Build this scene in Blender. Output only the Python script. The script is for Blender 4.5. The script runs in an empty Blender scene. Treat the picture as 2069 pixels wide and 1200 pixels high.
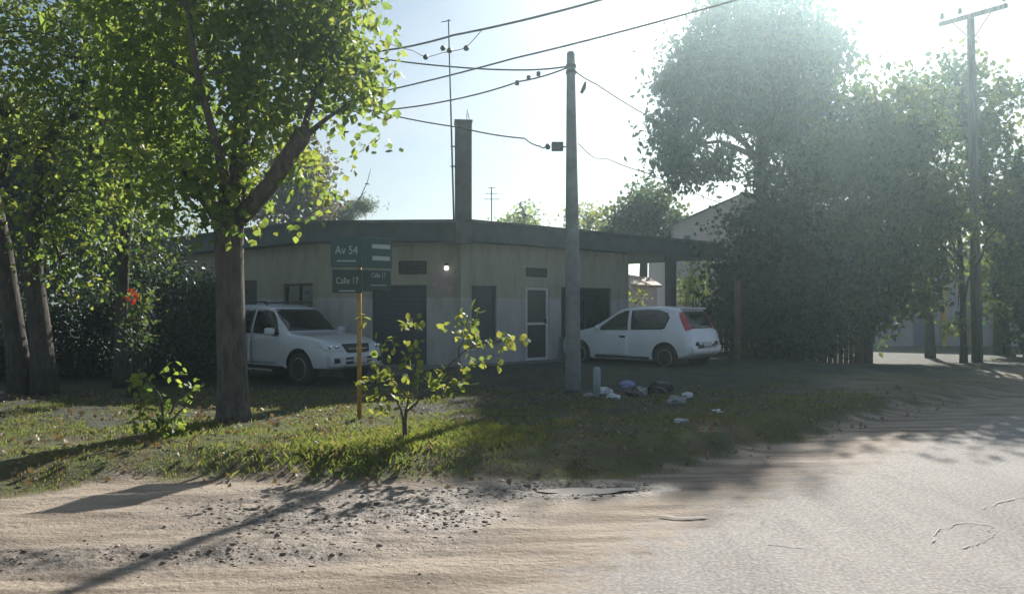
import bpy, bmesh, math, random
import numpy as np
from mathutils import Vector, Matrix
from mathutils.bvhtree import BVHTree

R = math.radians
random.seed(7)
rng = np.random.default_rng(7)
scene = bpy.context.scene
COL = scene.collection

# ---------------------------------------------------------------- camera
EYE = 1.75          # metres above the dirt road
FPX = 1600.0        # focal length in pixels of the 2069 px wide photograph
HOR = 625.0         # horizon row
cam_d = bpy.data.cameras.new('camera')
cam_d.sensor_width = 36.0
cam_d.lens = 36.0 * FPX / 2069.0
cam_d.shift_y = (HOR - 600.0) / 2069.0
cam_d.clip_start = 0.05
cam_d.clip_end = 2000
cam = bpy.data.objects.new('camera', cam_d)
COL.objects.link(cam)
cam.location = (0, 0, EYE)
cam.rotation_euler = (R(90), 0, 0)
scene.camera = cam

# ---------------------------------------------------------------- light
SUN_EL, SUN_AZ = 31.0, 21.0     # azimuth clockwise from +Y (the view axis)
w = bpy.data.worlds.new('World')
scene.world = w
w.use_nodes = True
nt = w.node_tree
bg = nt.nodes['Background']
sky = nt.nodes.new('ShaderNodeTexSky')
sky.sky_type = 'NISHITA'
sky.sun_disc = False
sky.sun_elevation = R(SUN_EL)
sky.sun_rotation = R(SUN_AZ)
sky.air_density = 1.0
sky.dust_density = 0.8
sky.ozone_density = 1.0
# thin bright cloud veil over the clear sky
tcw = nt.nodes.new('ShaderNodeTexCoord'); mpw = nt.nodes.new('ShaderNodeMapping'); mpw.inputs['Scale'].default_value = (1.6, 1.6, 4.5)
nw = nt.nodes.new('ShaderNodeTexNoise'); nw.inputs['Scale'].default_value = 1.3; nw.inputs['Detail'].default_value = 7
rw_ = nt.nodes.new('ShaderNodeValToRGB'); rw_.color_ramp.elements[0].position = .46; rw_.color_ramp.elements[1].position = .72
rw_.color_ramp.elements[1].color = (.6, .6, .6, 1)
mw = nt.nodes.new('ShaderNodeMix'); mw.data_type = 'RGBA'; mw.inputs[7].default_value = (8.6, 9.0, 9.3, 1)
lw_ = nt.nodes.new('ShaderNodeMix'); lw_.data_type = 'RGBA'; lw_.blend_type = 'LIGHTEN'; lw_.inputs[0].default_value = 1
nt.links.new(tcw.outputs['Generated'], mpw.inputs[0]); nt.links.new(mpw.outputs[0], nw.inputs['Vector']); nt.links.new(nw.outputs['Fac'], rw_.inputs[0])
nt.links.new(rw_.outputs[0], mw.inputs[0]); nt.links.new(sky.outputs[0], mw.inputs[6])
nt.links.new(mw.outputs[2], lw_.inputs[6]); nt.links.new(sky.outputs[0], lw_.inputs[7])
nt.links.new(lw_.outputs[2], bg.inputs[0])
bg.inputs[1].default_value = 0.050
sun_d = bpy.data.lights.new('sun', 'SUN')
sun_d.energy = 5.0
sun_d.angle = R(0.6)
sun_d.color = (1.0, 0.95, 0.87)
sun = bpy.data.objects.new('sun', sun_d)
COL.objects.link(sun)
sd = Vector((math.sin(R(SUN_AZ)) * math.cos(R(SUN_EL)), math.cos(R(SUN_AZ)) * math.cos(R(SUN_EL)), math.sin(R(SUN_EL))))
sun.rotation_euler = sd.to_track_quat('Z', 'Y').to_euler()
sun.location = (20, 50, 40)
scene.view_settings.view_transform = 'Standard'
scene.view_settings.look = 'None'
scene.view_settings.gamma = 1.0
scene.view_settings.use_curve_mapping = False
scene.view_settings.exposure = 0.85
scene.render.engine = 'CYCLES'
scene.cycles.volume_bounces = 0
scene.cycles.max_bounces = 8
scene.cycles.transparent_max_bounces = 16

# ---------------------------------------------------------------- helpers
def P(px, py, d):
    """photo pixel at distance d -> world point"""
    return Vector(((px - 1034.5) / FPX * d, d, EYE - (py - HOR) / FPX * d))

def G(px, py, z=0.0):
    """photo pixel on level ground z -> world point"""
    d = FPX * (EYE - z) / (py - HOR)
    return Vector(((px - 1034.5) / FPX * d, d, z))

def sstep(a, b, x):
    t = np.clip((np.asarray(x, float) - a) / (b - a), 0, 1)
    return t * t * (3 - 2 * t)

def _hash(ix, iy, seed):
    n = (ix.astype(np.int64) * 374761393 + iy.astype(np.int64) * 668265263 + seed * 982451653) & 0x7fffffff
    n = ((n ^ (n >> 13)) * 1274126177) & 0x7fffffff
    return ((n ^ (n >> 16)) & 0xffff) / 65535.0

def vnoise(x, y, seed=0):
    x = np.asarray(x, float); y = np.asarray(y, float)
    ix = np.floor(x); iy = np.floor(y)
    fx = x - ix; fy = y - iy
    fx = fx * fx * (3 - 2 * fx); fy = fy * fy * (3 - 2 * fy)
    a = _hash(ix, iy, seed); b = _hash(ix + 1, iy, seed)
    c = _hash(ix, iy + 1, seed); d = _hash(ix + 1, iy + 1, seed)
    return (a * (1 - fx) + b * fx) * (1 - fy) + (c * (1 - fx) + d * fx) * fy

def fbm(x, y, seed=0, octv=4):
    s = 0; a = 0.5; t = 0
    for k in range(octv):
        s = s + a * vnoise(x * 2 ** k, y * 2 ** k, seed + k * 17); t += a; a *= 0.5
    return s / t

# verge edge, traced on the ground
EDGE_PX = [(-700, 1030), (-300, 1015), (0, 1000), (150, 985), (300, 966), (450, 976), (560, 972), (640, 980), (760, 982), (850, 966),
           (950, 982), (1080, 976), (1200, 963), (1330, 949), (1500, 920), (1700, 866), (1900, 824), (2200, 772), (2600, 722)]
EW = [G(*p) for p in EDGE_PX]
EX = np.array([-60.0] + [p.x for p in EW] + [90.0]); EYY = np.array([9.0] + [p.y for p in EW] + [95.0])
def edge_s(x, y):
    return np.asarray(y, float) - np.interp(x, EX, EYY)

ROAD_PX = [(560, 1600), (760, 1330), (900, 1200), (1060, 1110), (1210, 1045), (1330, 1000), (1440, 972), (1580, 926), (1760, 872), (2069, 808), (2400, 755), (2900, 707)]
RW = [G(*p) for p in ROAD_PX]
RX = np.array([-30.0] + [p.x for p in RW] + [95.0]); RY = np.array([-26.0] + [p.y for p in RW] + [92.0])
def road_s(x, y):
    """positive on the dirt side of the asphalt's edge"""
    return (np.asarray(y, float) - np.interp(x, RX, RY))

def terrain(x, y, fine=True):
    x = np.asarray(x, float); y = np.asarray(y, float)
    s = edge_s(x, y) + (fbm(x * 2.1, y * 2.1, 5, 3) - .5) * .5
    h = 0.20 * sstep(-0.1, 0.9, s)
    h = h + 0.25 * sstep(14.4, 16.8, y) * sstep(-3.2, -1.2, x) * (1 - sstep(7, 10, x))
    f = sstep(21, 27, y)
    h = h * (1 - f) + 0.03 * f
    if fine:
        rs = sstep(0.05, 0.7, road_s(x, y))
        near = 1 - sstep(14, 22, y)
        # wheel ruts and clods, stretched along the dirt road
        u = x * 0.97 + y * 0.25; v = -x * 0.25 + y * 0.97
        rut = (fbm(u * 0.35 + 3, v * 3.2, 11, 5) - .5) * 0.075
        mud = np.exp(-(((x + 1.7) / 1.5) ** 2 + ((y - 6.6) / 1.0) ** 2)) + .8 * np.exp(-(((x + 3.2) / 1.6) ** 2 + ((y - 5.6) / .35) ** 2))
        clod = np.clip(fbm(x * 5, y * 11, 23, 4) - .48, 0, 1) * 0.10 * mud
        verge = sstep(0.2, 1.0, s)
        rut = rut * (1 - .75 * sstep(-.5, 1.5, x))
        h = h + near * rs * ((1 - verge * .6) * rut + clod) + near * verge * (fbm(x * 3, y * 3, 31, 3) - .5) * .06
        # shallow hollow that holds the puddle
        rp = np.sqrt(((x - .72) / .55) ** 2 + ((y - 7.70) / .20) ** 2)
        mb_ = 1 - sstep(.75, 1.6, rp)
        h = h * (1 - mb_) + (-.030) * mb_ + .022 * np.exp(-((rp - 1.35) / .3) ** 2)
    h = h + sstep(26, 90, np.hypot(x, y)) * 0.0
    return h

def hz(x, y):
    return float(terrain(np.array([x]), np.array([y]))[0])

def link(o, parent=None):
    COL.objects.link(o)
    if parent is not None:
        o.parent = parent
    return o

def tag(o, label, cat, group=None):
    o['label'] = label; o['category'] = cat
    if group: o['group'] = group
    return o

def thing(name, label, cat, loc=(0, 0, 0), rz=0.0, group=None):
    o = bpy.data.objects.new(name, None)
    o.empty_display_size = 0.2
    COL.objects.link(o)
    o.location = loc; o.rotation_euler = (0, 0, rz)
    return tag(o, label, cat, group)

class MB:
    """collects shapes, then links them as one mesh object"""
    def __init__(self):
        self.v = []; self.f = []
    def add(self, vs, fs):
        n = len(self.v)
        self.v += [tuple(p) for p in vs]
        self.f += [tuple(i + n for i in f) for f in fs]
        return self
    def box(self, c, s, rz=0.0, m=None):
        vs = []
        for dx, dy, dz in ((-1, -1, -1), (1, -1, -1), (1, 1, -1), (-1, 1, -1), (-1, -1, 1), (1, -1, 1), (1, 1, 1), (-1, 1, 1)):
            x, y, z = dx * s[0] / 2, dy * s[1] / 2, dz * s[2] / 2
            if m is not None:
                p = m @ Vector((x, y, z)); x, y, z = p
            else:
                x, y = x * math.cos(rz) - y * math.sin(rz), x * math.sin(rz) + y * math.cos(rz)
            vs.append((c[0] + x, c[1] + y, c[2] + z))
        return self.add(vs, [(0, 3, 2, 1), (4, 5, 6, 7), (0, 1, 5, 4), (1, 2, 6, 5), (2, 3, 7, 6), (3, 0, 4, 7)])
    def tube(self, pts, rad, n=6, cap=True):
        pts = [Vector(p) for p in pts]
        if not hasattr(rad, '__len__'): rad = [rad] * len(pts)
        t0 = (pts[1] - pts[0]).normalized()
        ref = Vector((1, 0, 0)) if abs(t0.x) < .8 else Vector((0, 1, 0))
        vs = []
        a = t0.cross(ref).normalized()
        for i, p in enumerate(pts):
            t = (pts[min(i + 1, len(pts) - 1)] - pts[max(i - 1, 0)]).normalized()
            a = (a - t * a.dot(t)).normalized(); b = t.cross(a)
            for k in range(n):
                q = 2 * math.pi * k / n
                vs.append(p + (a * math.cos(q) + b * math.sin(q)) * rad[i])
        fs = []
        for i in range(len(pts) - 1):
            for k in range(n):
                k2 = (k + 1) % n
                fs.append((i * n + k, i * n + k2, (i + 1) * n + k2, (i + 1) * n + k))
        if cap:
            fs.append(tuple(reversed(range(n)))); fs.append(tuple((len(pts) - 1) * n + k for k in range(n)))
        return self.add(vs, fs)
    def lathe(self, prof, n=20, axis='Z', c=(0, 0, 0)):
        vs = []
        for r, h in prof:
            for k in range(n):
                q = 2 * math.pi * k / n
                x, y, z = r * math.cos(q), r * math.sin(q), h
                if axis == 'Y': x, y, z = x, z, y
                if axis == 'X': x, y, z = z, x, y
                vs.append((c[0] + x, c[1] + y, c[2] + z))
        fs = []
        for i in range(len(prof) - 1):
            for k in range(n):
                k2 = (k + 1) % n
                fs.append((i * n + k, i * n + k2, (i + 1) * n + k2, (i + 1) * n + k))
        if prof[0][0] > 1e-4: fs.append(tuple(reversed(range(n))))
        if prof[-1][0] > 1e-4: fs.append(tuple((len(prof) - 1) * n + k for k in range(n)))
        return self.add(vs, fs)
    def prism(self, poly, z0, z1):
        n = len(poly)
        vs = [(p[0], p[1], z0) for p in poly] + [(p[0], p[1], z1) for p in poly]
        fs = [tuple(reversed(range(n))), tuple(range(n, 2 * n))]
        for k in range(n):
            k2 = (k + 1) % n
            fs.append((k, k2, n + k2, n + k))
        return self.add(vs, fs)
    def build(self, name, mat, parent=None, smooth=False, bevel=0.0, angle=40):
        me = bpy.data.meshes.new(name)
        me.from_pydata(self.v, [], self.f)
        bm = bmesh.new(); bm.from_mesh(me)
        bmesh.ops.recalc_face_normals(bm, faces=bm.faces)
        if bevel > 0:
            es = [e for e in bm.edges if len(e.link_faces) == 2 and e.calc_face_angle(0) > R(angle)]
            bmesh.ops.bevel(bm, geom=es, offset=bevel, segments=2, affect='EDGES', profile=.5)
        bm.to_mesh(me); bm.free()
        if smooth:
            me.polygons.foreach_set('use_smooth', [True] * len(me.polygons))
        me.materials.append(mat)
        o = bpy.data.objects.new(name, me)
        return link(o, parent)

# ---------------------------------------------------------------- materials
def new_mat(name):
    m = bpy.data.materials.new(name); m.use_nodes = True
    n = m.node_tree; b = n.nodes['Principled BSDF']
    return m, n, b

def mat(name, col, rough=.6, var=.12, scale=6.0, bump=.0, bscale=40.0, metal=0.0, dirt=None, spec=.5, coat=0.0):
    m, n, b = new_mat(name)
    tc = n.nodes.new('ShaderNodeTexCoord')
    no = n.nodes.new('ShaderNodeTexNoise'); no.inputs['Scale'].default_value = scale; no.inputs['Detail'].default_value = 6
    no.inputs['Roughness'].default_value = .65
    n.links.new(tc.outputs['Object'], no.inputs['Vector'])
    rp = n.nodes.new('ShaderNodeValToRGB')
    lo = [c * (1 - var) for c in col]; hi = [min(1, c * (1 + var)) for c in col]
    if dirt: lo = dirt
    rp.color_ramp.elements[0].position = .35; rp.color_ramp.elements[1].position = .65 if not dirt else .52
    rp.color_ramp.elements[0].color = (*lo, 1); rp.color_ramp.elements[1].color = (*hi, 1)
    n.links.new(no.outputs['Fac'], rp.inputs[0]); n.links.new(rp.outputs[0], b.inputs['Base Color'])
    b.inputs['Roughness'].default_value = rough; b.inputs['Metallic'].default_value = metal
    b.inputs['Specular IOR Level'].default_value = spec
    if coat: b.inputs['Coat Weight'].default_value = coat
    if bump > 0:
        n2 = n.nodes.new('ShaderNodeTexNoise'); n2.inputs['Scale'].default_value = bscale; n2.inputs['Detail'].default_value = 5
        n.links.new(tc.outputs['Object'], n2.inputs['Vector'])
        bp = n.nodes.new('ShaderNodeBump'); bp.inputs['Strength'].default_value = bump; bp.inputs['Distance'].default_value = .02
        n.links.new(n2.outputs['Fac'], bp.inputs['Height']); n.links.new(bp.outputs[0], b.inputs['Normal'])
    return m

def leaf_mat(name, cols, tcols, trans=.5, rough=.5):
    """thin leaf: diffuse on the lit side, translucent against the sun; colour varies from leaf to leaf"""
    m, n, b = new_mat(name)
    at = n.nodes.new('ShaderNodeAttribute'); at.attribute_name = 'rnd'
    oi = n.nodes.new('ShaderNodeObjectInfo')
    ad = n.nodes.new('ShaderNodeMath'); ad.operation = 'ADD'
    n.links.new(at.outputs['Fac'], ad.inputs[0]); n.links.new(oi.outputs['Random'], ad.inputs[1])
    fr = n.nodes.new('ShaderNodeMath'); fr.operation = 'FRACT'; n.links.new(ad.outputs[0], fr.inputs[0])
    def ramp(cs):
        rp = n.nodes.new('ShaderNodeValToRGB')
        el = rp.color_ramp.elements
        while len(el) < len(cs): el.new(.5)
        for k, c in enumerate(cs):
            el[k].position = k / (len(cs) - 1); el[k].color = (*c, 1)
        n.links.new(fr.outputs[0], rp.inputs[0]); return rp
    r1 = ramp(cols); r2 = ramp(tcols)
    n.links.new(r1.outputs[0], b.inputs['Base Color'])
    b.inputs['Roughness'].default_value = rough; b.inputs['Specular IOR Level'].default_value = .4
    t = n.nodes.new('ShaderNodeBsdfTranslucent'); n.links.new(r2.outputs[0], t.inputs['Color'])
    mx = n.nodes.new('ShaderNodeMixShader'); mx.inputs[0].default_value = trans
    n.links.new(b.outputs[0], mx.inputs[1]); n.links.new(t.outputs[0], mx.inputs[2])
    n.links.new(mx.outputs[0], n.nodes['Material Output'].inputs['Surface'])
    return m

def ground_mat():
    m, n, b = new_mat('dirt')
    L = n.links.new
    tc = n.nodes.new('ShaderNodeTexCoord')
    def noise(scale, det=6, mapping=None, rough=.6):
        t = n.nodes.new('ShaderNodeTexNoise'); t.inputs['Scale'].default_value = scale; t.inputs['Detail'].default_value = det
        t.inputs['Roughness'].default_value = rough
        if mapping:
            mp = n.nodes.new('ShaderNodeMapping'); mp.inputs['Scale'].default_value = mapping; mp.inputs['Rotation'].default_value = (0, 0, R(-14))
            L(tc.outputs['Object'], mp.inputs[0]); L(mp.outputs[0], t.inputs['Vector'])
        else:
            L(tc.outputs['Object'], t.inputs['Vector'])
        return t
    def ramp(src, p0, c0, p1, c1):
        r = n.nodes.new('ShaderNodeValToRGB'); e = r.color_ramp.elements
        e[0].position = p0; e[0].color = (*c0, 1); e[1].position = p1; e[1].color = (*c1, 1)
        L(src, r.inputs[0]); return r
    def mix(f, a, c):
        x = n.nodes.new('ShaderNodeMix'); x.data_type = 'RGBA'
        if hasattr(f, 'is_output'): L(f, x.inputs[0])
        else: x.inputs[0].default_value = f
        L(a, x.inputs[6]); L(c, x.inputs[7]); return x.outputs[2]
    a = noise(0.9, 8); streak = noise(1.2, 6, (.5, 3.2, 1)); g = noise(55, 4)
    base = ramp(a.outputs['Fac'], .35, (.20, .152, .112), .65, (.37, .302, .235))
    st = ramp(streak.outputs['Fac'], .38, (.14, .106, .08), .56, (.385, .317, .25))
    c = mix(.7, base.outputs[0], st.outputs[0])
    pebb = ramp(g.outputs['Fac'], .60, (0, 0, 0), .70, (1, 1, 1))
    pale = n.nodes.new('ShaderNodeRGB'); pale.outputs[0].default_value = (.40, .36, .31, 1)
    pf = n.nodes.new('ShaderNodeMath'); pf.operation = 'MULTIPLY'; pf.inputs[1].default_value = .5
    L(pebb.outputs[0], pf.inputs[0]); c = mix(pf.outputs[0], c, pale.outputs[0])
    # soil and thin turf on the verge; shade painted into the ground behind; wet mud
    av = n.nodes.new('ShaderNodeAttribute'); av.attribute_name = 'turf'
    t1 = noise(2.4, 8)
    tur = ramp(t1.outputs['Fac'], .36, (.105, .082, .048), .62, (.070, .088, .030))
    c = mix(av.outputs['Fac'], c, tur.outputs[0])
    ashade = n.nodes.new('ShaderNodeAttribute'); ashade.attribute_name = 'soil'
    so = ramp(t1.outputs['Fac'], .36, (.035, .038, .030), .62, (.065, .068, .050))  # soil tone darkened to stand in for tree and building shade
    c = mix(ashade.outputs['Fac'], c, so.outputs[0])
    am = n.nodes.new('ShaderNodeAttribute'); am.attribute_name = 'mud'
    mc = noise(7, 6)
    mud = ramp(mc.outputs['Fac'], .35, (.06, .05, .042), .66, (.33, .28, .235))
    c = mix(am.outputs['Fac'], c, mud.outputs[0])
    # worn asphalt, coming through the dust where the attribute says so
    sp = noise(34, 3, None, .65); bigp = noise(.55, 7); trk = noise(.9, 5, (3.0, .35, 1)); mid = noise(4.5, 7)
    trk.inputs['Vector'].links[0].from_node.inputs['Rotation'].default_value = (0, 0, R(40))
    def ramp3(src, *st):
        q = n.nodes.new('ShaderNodeValToRGB'); e = q.color_ramp.elements
        while len(e) < len(st): e.new(.5)
        for k, (p, cc) in enumerate(st): e[k].position = p; e[k].color = (*cc, 1)
        L(src, q.inputs[0]); return q
    ag = ramp3(sp.outputs['Fac'], (.36, (.125, .112, .102)), (.50, (.25, .23, .212)), (.64, (.44, .41, .38)))
    pb = ramp3(bigp.outputs['Fac'], (.36, (.19, .175, .16)), (.62, (.35, .325, .30)))
    tk = ramp3(trk.outputs['Fac'], (.40, (.15, .14, .13)), (.58, (.34, .32, .30)))
    asc = mix(.45, ag.outputs[0], mix(.4, pb.outputs[0], tk.outputs[0]))
    aa = n.nodes.new('ShaderNodeAttribute'); aa.attribute_name = 'asph'
    s1 = n.nodes.new('ShaderNodeMath'); s1.operation = 'ADD'
    s2 = n.nodes.new('ShaderNodeMath'); s2.operation = 'MULTIPLY_ADD'; s2.inputs[1].default_value = 1.5; s2.inputs[2].default_value = -.75
    L(mid.outputs['Fac'], s2.inputs[0]); L(aa.outputs['Fac'], s1.inputs[0]); L(s2.outputs[0], s1.inputs[1])
    fr = ramp3(s1.outputs[0], (.30, (0, 0, 0)), (.80, (1, 1, 1)))
    gate = n.nodes.new('ShaderNodeMath'); gate.operation = 'MULTIPLY'
    gs = n.nodes.new('ShaderNodeMapRange'); gs.inputs[1].default_value = .02; gs.inputs[2].default_value = .25
    L(aa.outputs['Fac'], gs.inputs[0]); L(gs.outputs[0], gate.inputs[0]); L(fr.outputs[0], gate.inputs[1])
    c = mix(gate.outputs[0], c, asc)
    L(c, b.inputs['Base Color'])
    rr = n.nodes.new('ShaderNodeMapRange'); rr.inputs[3].default_value = .9; rr.inputs[4].default_value = .55
    L(am.outputs['Fac'], rr.inputs[0]); L(rr.outputs[0], b.inputs['Roughness'])
    b.inputs['Specular IOR Level'].default_value = .3
    h1 = noise(18, 6); 
    bp = n.nodes.new('ShaderNodeBump'); bp.inputs['Strength'].default_value = .7; bp.inputs['Distance'].default_value = .04
    bp2 = n.nodes.new('ShaderNodeBump'); bp2.inputs['Strength'].default_value = .45; bp2.inputs['Distance'].default_value = .012
    L(h1.outputs['Fac'], bp.inputs['Height']); L(g.outputs['Fac'], bp2.inputs['Height']); L(bp.outputs[0], bp2.inputs['Normal'])
    L(bp2.outputs[0], b.inputs['Normal'])
    sm_ = n.nodes.new('ShaderNodeMath'); sm_.operation = 'MULTIPLY_ADD'; sm_.inputs[1].default_value = -.6; sm_.inputs[2].default_value = .7
    L(gate.outputs[0], sm_.inputs[0]); L(sm_.outputs[0], bp.inputs['Strength'])
    sm2 = n.nodes.new('ShaderNodeMath'); sm2.operation = 'MULTIPLY_ADD'; sm2.inputs[1].default_value = -.27; sm2.inputs[2].default_value = .45
    L(gate.outputs[0], sm2.inputs[0]); L(sm2.outputs[0], bp2.inputs['Strength'])
    return m

def bark_mat(name, c0, c1, vs=3.0):
    m, n, b = new_mat(name); L = n.links.new
    tc = n.nodes.new('ShaderNodeTexCoord'); mp = n.nodes.new('ShaderNodeMapping'); mp.inputs['Scale'].default_value = (9, 9, vs)
    L(tc.outputs['Object'], mp.inputs[0])
    t = n.nodes.new('ShaderNodeTexNoise'); t.inputs['Scale'].default_value = 1.6; t.inputs['Detail'].default_value = 8; t.inputs['Roughness'].default_value = .7
    L(mp.outputs[0], t.inputs['Vector'])
    r = n.nodes.new('ShaderNodeValToRGB'); e = r.color_ramp.elements
    e[0].position = .36; e[0].color = (*c0, 1); e[1].position = .62; e[1].color = (*c1, 1)
    L(t.outputs['Fac'], r.inputs[0]); L(r.outputs[0], b.inputs['Base Color']); b.inputs['Roughness'].default_value = .9
    bp = n.nodes.new('ShaderNodeBump'); bp.inputs['Strength'].default_value = .8; bp.inputs['Distance'].default_value = .03
    L(t.outputs['Fac'], bp.inputs['Height']); L(bp.outputs[0], b.inputs['Normal'])
    return m

def wall_mat(name, top, low, zsplit):
    """house paint in two colours, the lower coat ending at zsplit (object = world height)"""
    m, n, b = new_mat(name); L = n.links.new
    tc = n.nodes.new('ShaderNodeTexCoord'); sx = n.nodes.new('ShaderNodeSeparateXYZ'); L(tc.outputs['Object'], sx.inputs[0])
    st = n.nodes.new('ShaderNodeMath'); st.operation = 'GREATER_THAN'; st.inputs[1].default_value = zsplit; L(sx.outputs['Z'], st.inputs[0])
    x = n.nodes.new('ShaderNodeMix'); x.data_type = 'RGBA'; L(st.outputs[0], x.inputs[0])
    x.inputs[6].default_value = (*low, 1); x.inputs[7].default_value = (*top, 1)
    mp = n.nodes.new('ShaderNodeMapping'); mp.inputs['Scale'].default_value = (3, 3, .8); L(tc.outputs['Object'], mp.inputs[0])
    t = n.nodes.new('ShaderNodeTexNoise'); t.inputs['Scale'].default_value = 1.5; t.inputs['Detail'].default_value = 8; t.inputs['Roughness'].default_value = .7
    L(mp.outputs[0], t.inputs['Vector'])
    r = n.nodes.new('ShaderNodeValToRGB'); e = r.color_ramp.elements
    e[0].position = .3; e[0].color = (.62, .60, .56, 1); e[1].position = .6; e[1].color = (1, 1, 1, 1); L(t.outputs['Fac'], r.inputs[0])
    mu = n.nodes.new('ShaderNodeMix'); mu.data_type = 'RGBA'; mu.blend_type = 'MULTIPLY'; mu.inputs[0].default_value = .8
    L(x.outputs[2], mu.inputs[6]); L(r.outputs[0], mu.inputs[7]); L(mu.outputs[2], b.inputs['Base Color'])
    b.inputs['Roughness'].default_value = .85
    t2 = n.nodes.new('ShaderNodeTexNoise'); t2.inputs['Scale'].default_value = 60; L(tc.outputs['Object'], t2.inputs['Vector'])
    bp = n.nodes.new('ShaderNodeBump'); bp.inputs['Strength'].default_value = .25; bp.inputs['Distance'].default_value = .01
    L(t2.outputs['Fac'], bp.inputs['Height']); L(bp.outputs[0], b.inputs['Normal'])
    return m

M = {}
M['dirt'] = ground_mat()
M['tar'] = mat('tar', (.05, .048, .045), .7, .3, 30)
M['concrete'] = mat('concrete', (.20, .195, .185), .85, .2, 3, .3, 60)
M['pole_concrete'] = mat('pole_concrete', (.20, .225, .225), .85, .2, 4, .3, 50)
M['fascia'] = mat('fascia', (.075, .095, .095), .8, .25, 2, .2, 30)
M['chimney'] = mat('chimney', (.13, .125, .12), .9, .25, 3, .4, 30)
M['wall'] = wall_mat('wall_paint', (.38, .375, .295), (.46, .465, .455), 2.02)
M['wall_brown'] = mat('wall_brown', (.26, .16, .085), .9, .2, 2, .2, 40)
M['shutter'] = mat('shutter', (.032, .050, .066), .5, .2, 4)
M['dark_wood'] = mat('dark_wood', (.055, .042, .035), .6, .3, 8)
M['white_paint'] = mat('white_paint', (.62, .62, .60), .5, .08, 5)
M['grille'] = mat('grille', (.02, .022, .024), .5, .2, 10)
M['glass'] = mat('dark_glass', (.012, .016, .017), .06, .1, 3, spec=.6)
M['screen'] = mat('door_screen', (.06, .065, .062), .35, .2, 60)
M['car_white'] = mat('car_white', (.68, .73, .78), .28, .04, 2, coat=.6)
M['suv_white'] = mat('suv_white', (.56, .61, .66), .28, .05, 2, coat=.6)
M['black_plastic'] = mat('black_plastic', (.018, .018, .02), .5, .2, 10)
M['tyre'] = mat('tyre', (.02, .02, .02), .85, .3, 20, .2, 80)
M['rim'] = mat('rim', (.30, .31, .32), .35, .15, 8, metal=.7)
M['chrome'] = mat('chrome', (.55, .56, .57), .15, .05, 4, metal=.9)
M['red_lens'] = mat('red_lens', (.42, .035, .045), .15, .1, 20, coat=.5)
M['clear_lens'] = mat('clear_lens', (.62, .68, .76), .1, .2, 25, coat=.7)
M['plate'] = mat('number_plate', (.55, .57, .56), .4, .1, 30)
M['sign_green'] = mat('sign_green', (.035, .085, .085), .45, .12, 8)
M['sign_dark'] = mat('sign_dark', (.022, .055, .050), .45, .12, 8)
M['sign_white'] = mat('sign_white', (.42, .47, .46), .5, .06, 20)
M['yellow_pole'] = mat('yellow_pole', (.42, .24, .045), .5, .25, 12)
M['cable'] = mat('cable', (.045, .047, .05), .6, .2, 30)
M['steel'] = mat('steel', (.12, .125, .13), .5, .3, 20, metal=.5)
M['insulator'] = mat('insulator', (.05, .048, .045), .3, .3, 20)
M['pole_wood'] = bark_mat('pole_wood', (.07, .062, .058), (.17, .155, .145), 1.0)
M['fence_wood'] = bark_mat('fence_wood', (.07, .045, .028), (.15, .10, .06), 1.0)
M['pink_wall'] = mat('pink_wall', (.72, .62, .65), .9, .08, 2, .15, 40)
M['mauve_wall'] = mat('mauve_wall', (.42, .40, .46), .9, .1, 2, .15, 40)
M['tile_roof'] = mat('tile_roof', (.42, .30, .26), .8, .25, 6, .3, 20)
M['blue_paint'] = mat('blue_paint', (.05, .07, .16), .5, .15, 6)
M['yellow_paint'] = mat('yellow_paint', (.55, .40, .03), .6, .1, 6)
M['poplar_bark'] = bark_mat('poplar_bark', (.040, .036, .031), (.135, .120, .10), 2.2)
M['dark_bark'] = bark_mat('dark_bark', (.035, .030, .026), (.10, .085, .07), 2.2)
M['leaf_poplar'] = leaf_mat('leaf_poplar', [(.045, .085, .03), (.07, .115, .032), (.10, .14, .035), (.05, .09, .03)],
                            [(.20, .33, .06), (.34, .45, .07), (.50, .53, .09), (.22, .35, .06)], .55)
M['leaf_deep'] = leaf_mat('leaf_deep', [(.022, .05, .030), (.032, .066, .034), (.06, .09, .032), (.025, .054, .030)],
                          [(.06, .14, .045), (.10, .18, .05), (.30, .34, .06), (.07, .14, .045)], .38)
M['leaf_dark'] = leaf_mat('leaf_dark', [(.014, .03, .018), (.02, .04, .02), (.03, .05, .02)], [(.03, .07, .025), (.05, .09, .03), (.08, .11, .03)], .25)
M['leaf_euca'] = leaf_mat('leaf_euca', [(.035, .07, .05), (.042, .075, .052), (.06, .085, .045)],
                          [(.06, .12, .07), (.08, .14, .07), (.13, .18, .06)], .28)
M['leaf_yellow'] = leaf_mat('leaf_yellow', [(.09, .12, .03), (.12, .15, .03), (.07, .11, .03)],
                            [(.36, .42, .07), (.46, .46, .07), (.26, .36, .06)], .5)
M['leaf_dry'] = leaf_mat('leaf_dry', [(.085, .075, .045), (.11, .09, .05), (.07, .075, .04)],
                         [(.19, .16, .08), (.24, .18, .08), (.18, .19, .07)], .4)
M['grass'] = leaf_mat('grass_blade', [(.06, .09, .022), (.085, .11, .026), (.14, .12, .055), (.05, .085, .02)],
                      [(.21, .31, .04), (.29, .35, .05), (.37, .32, .11), (.16, .26, .035)], .5, .7)
M['dead_leaf'] = leaf_mat('dead_leaf', [(.17, .11, .055), (.24, .17, .09), (.12, .08, .045), (.26, .21, .13)],
                          [(.30, .18, .06), (.34, .24, .1), (.2, .12, .05), (.3, .26, .14)], .25)
M['flower'] = leaf_mat('flower_petal', [(.45, .03, .03), (.5, .06, .04)], [(.6, .05, .04), (.6, .1, .05)], .4)
M['stone'] = mat('clod', (.24, .185, .14), .9, .4, 3, .4, 20)
M['plastic_white'] = mat('plastic_white', (.55, .58, .60), .35, .12, 20, .4, 30)
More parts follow.
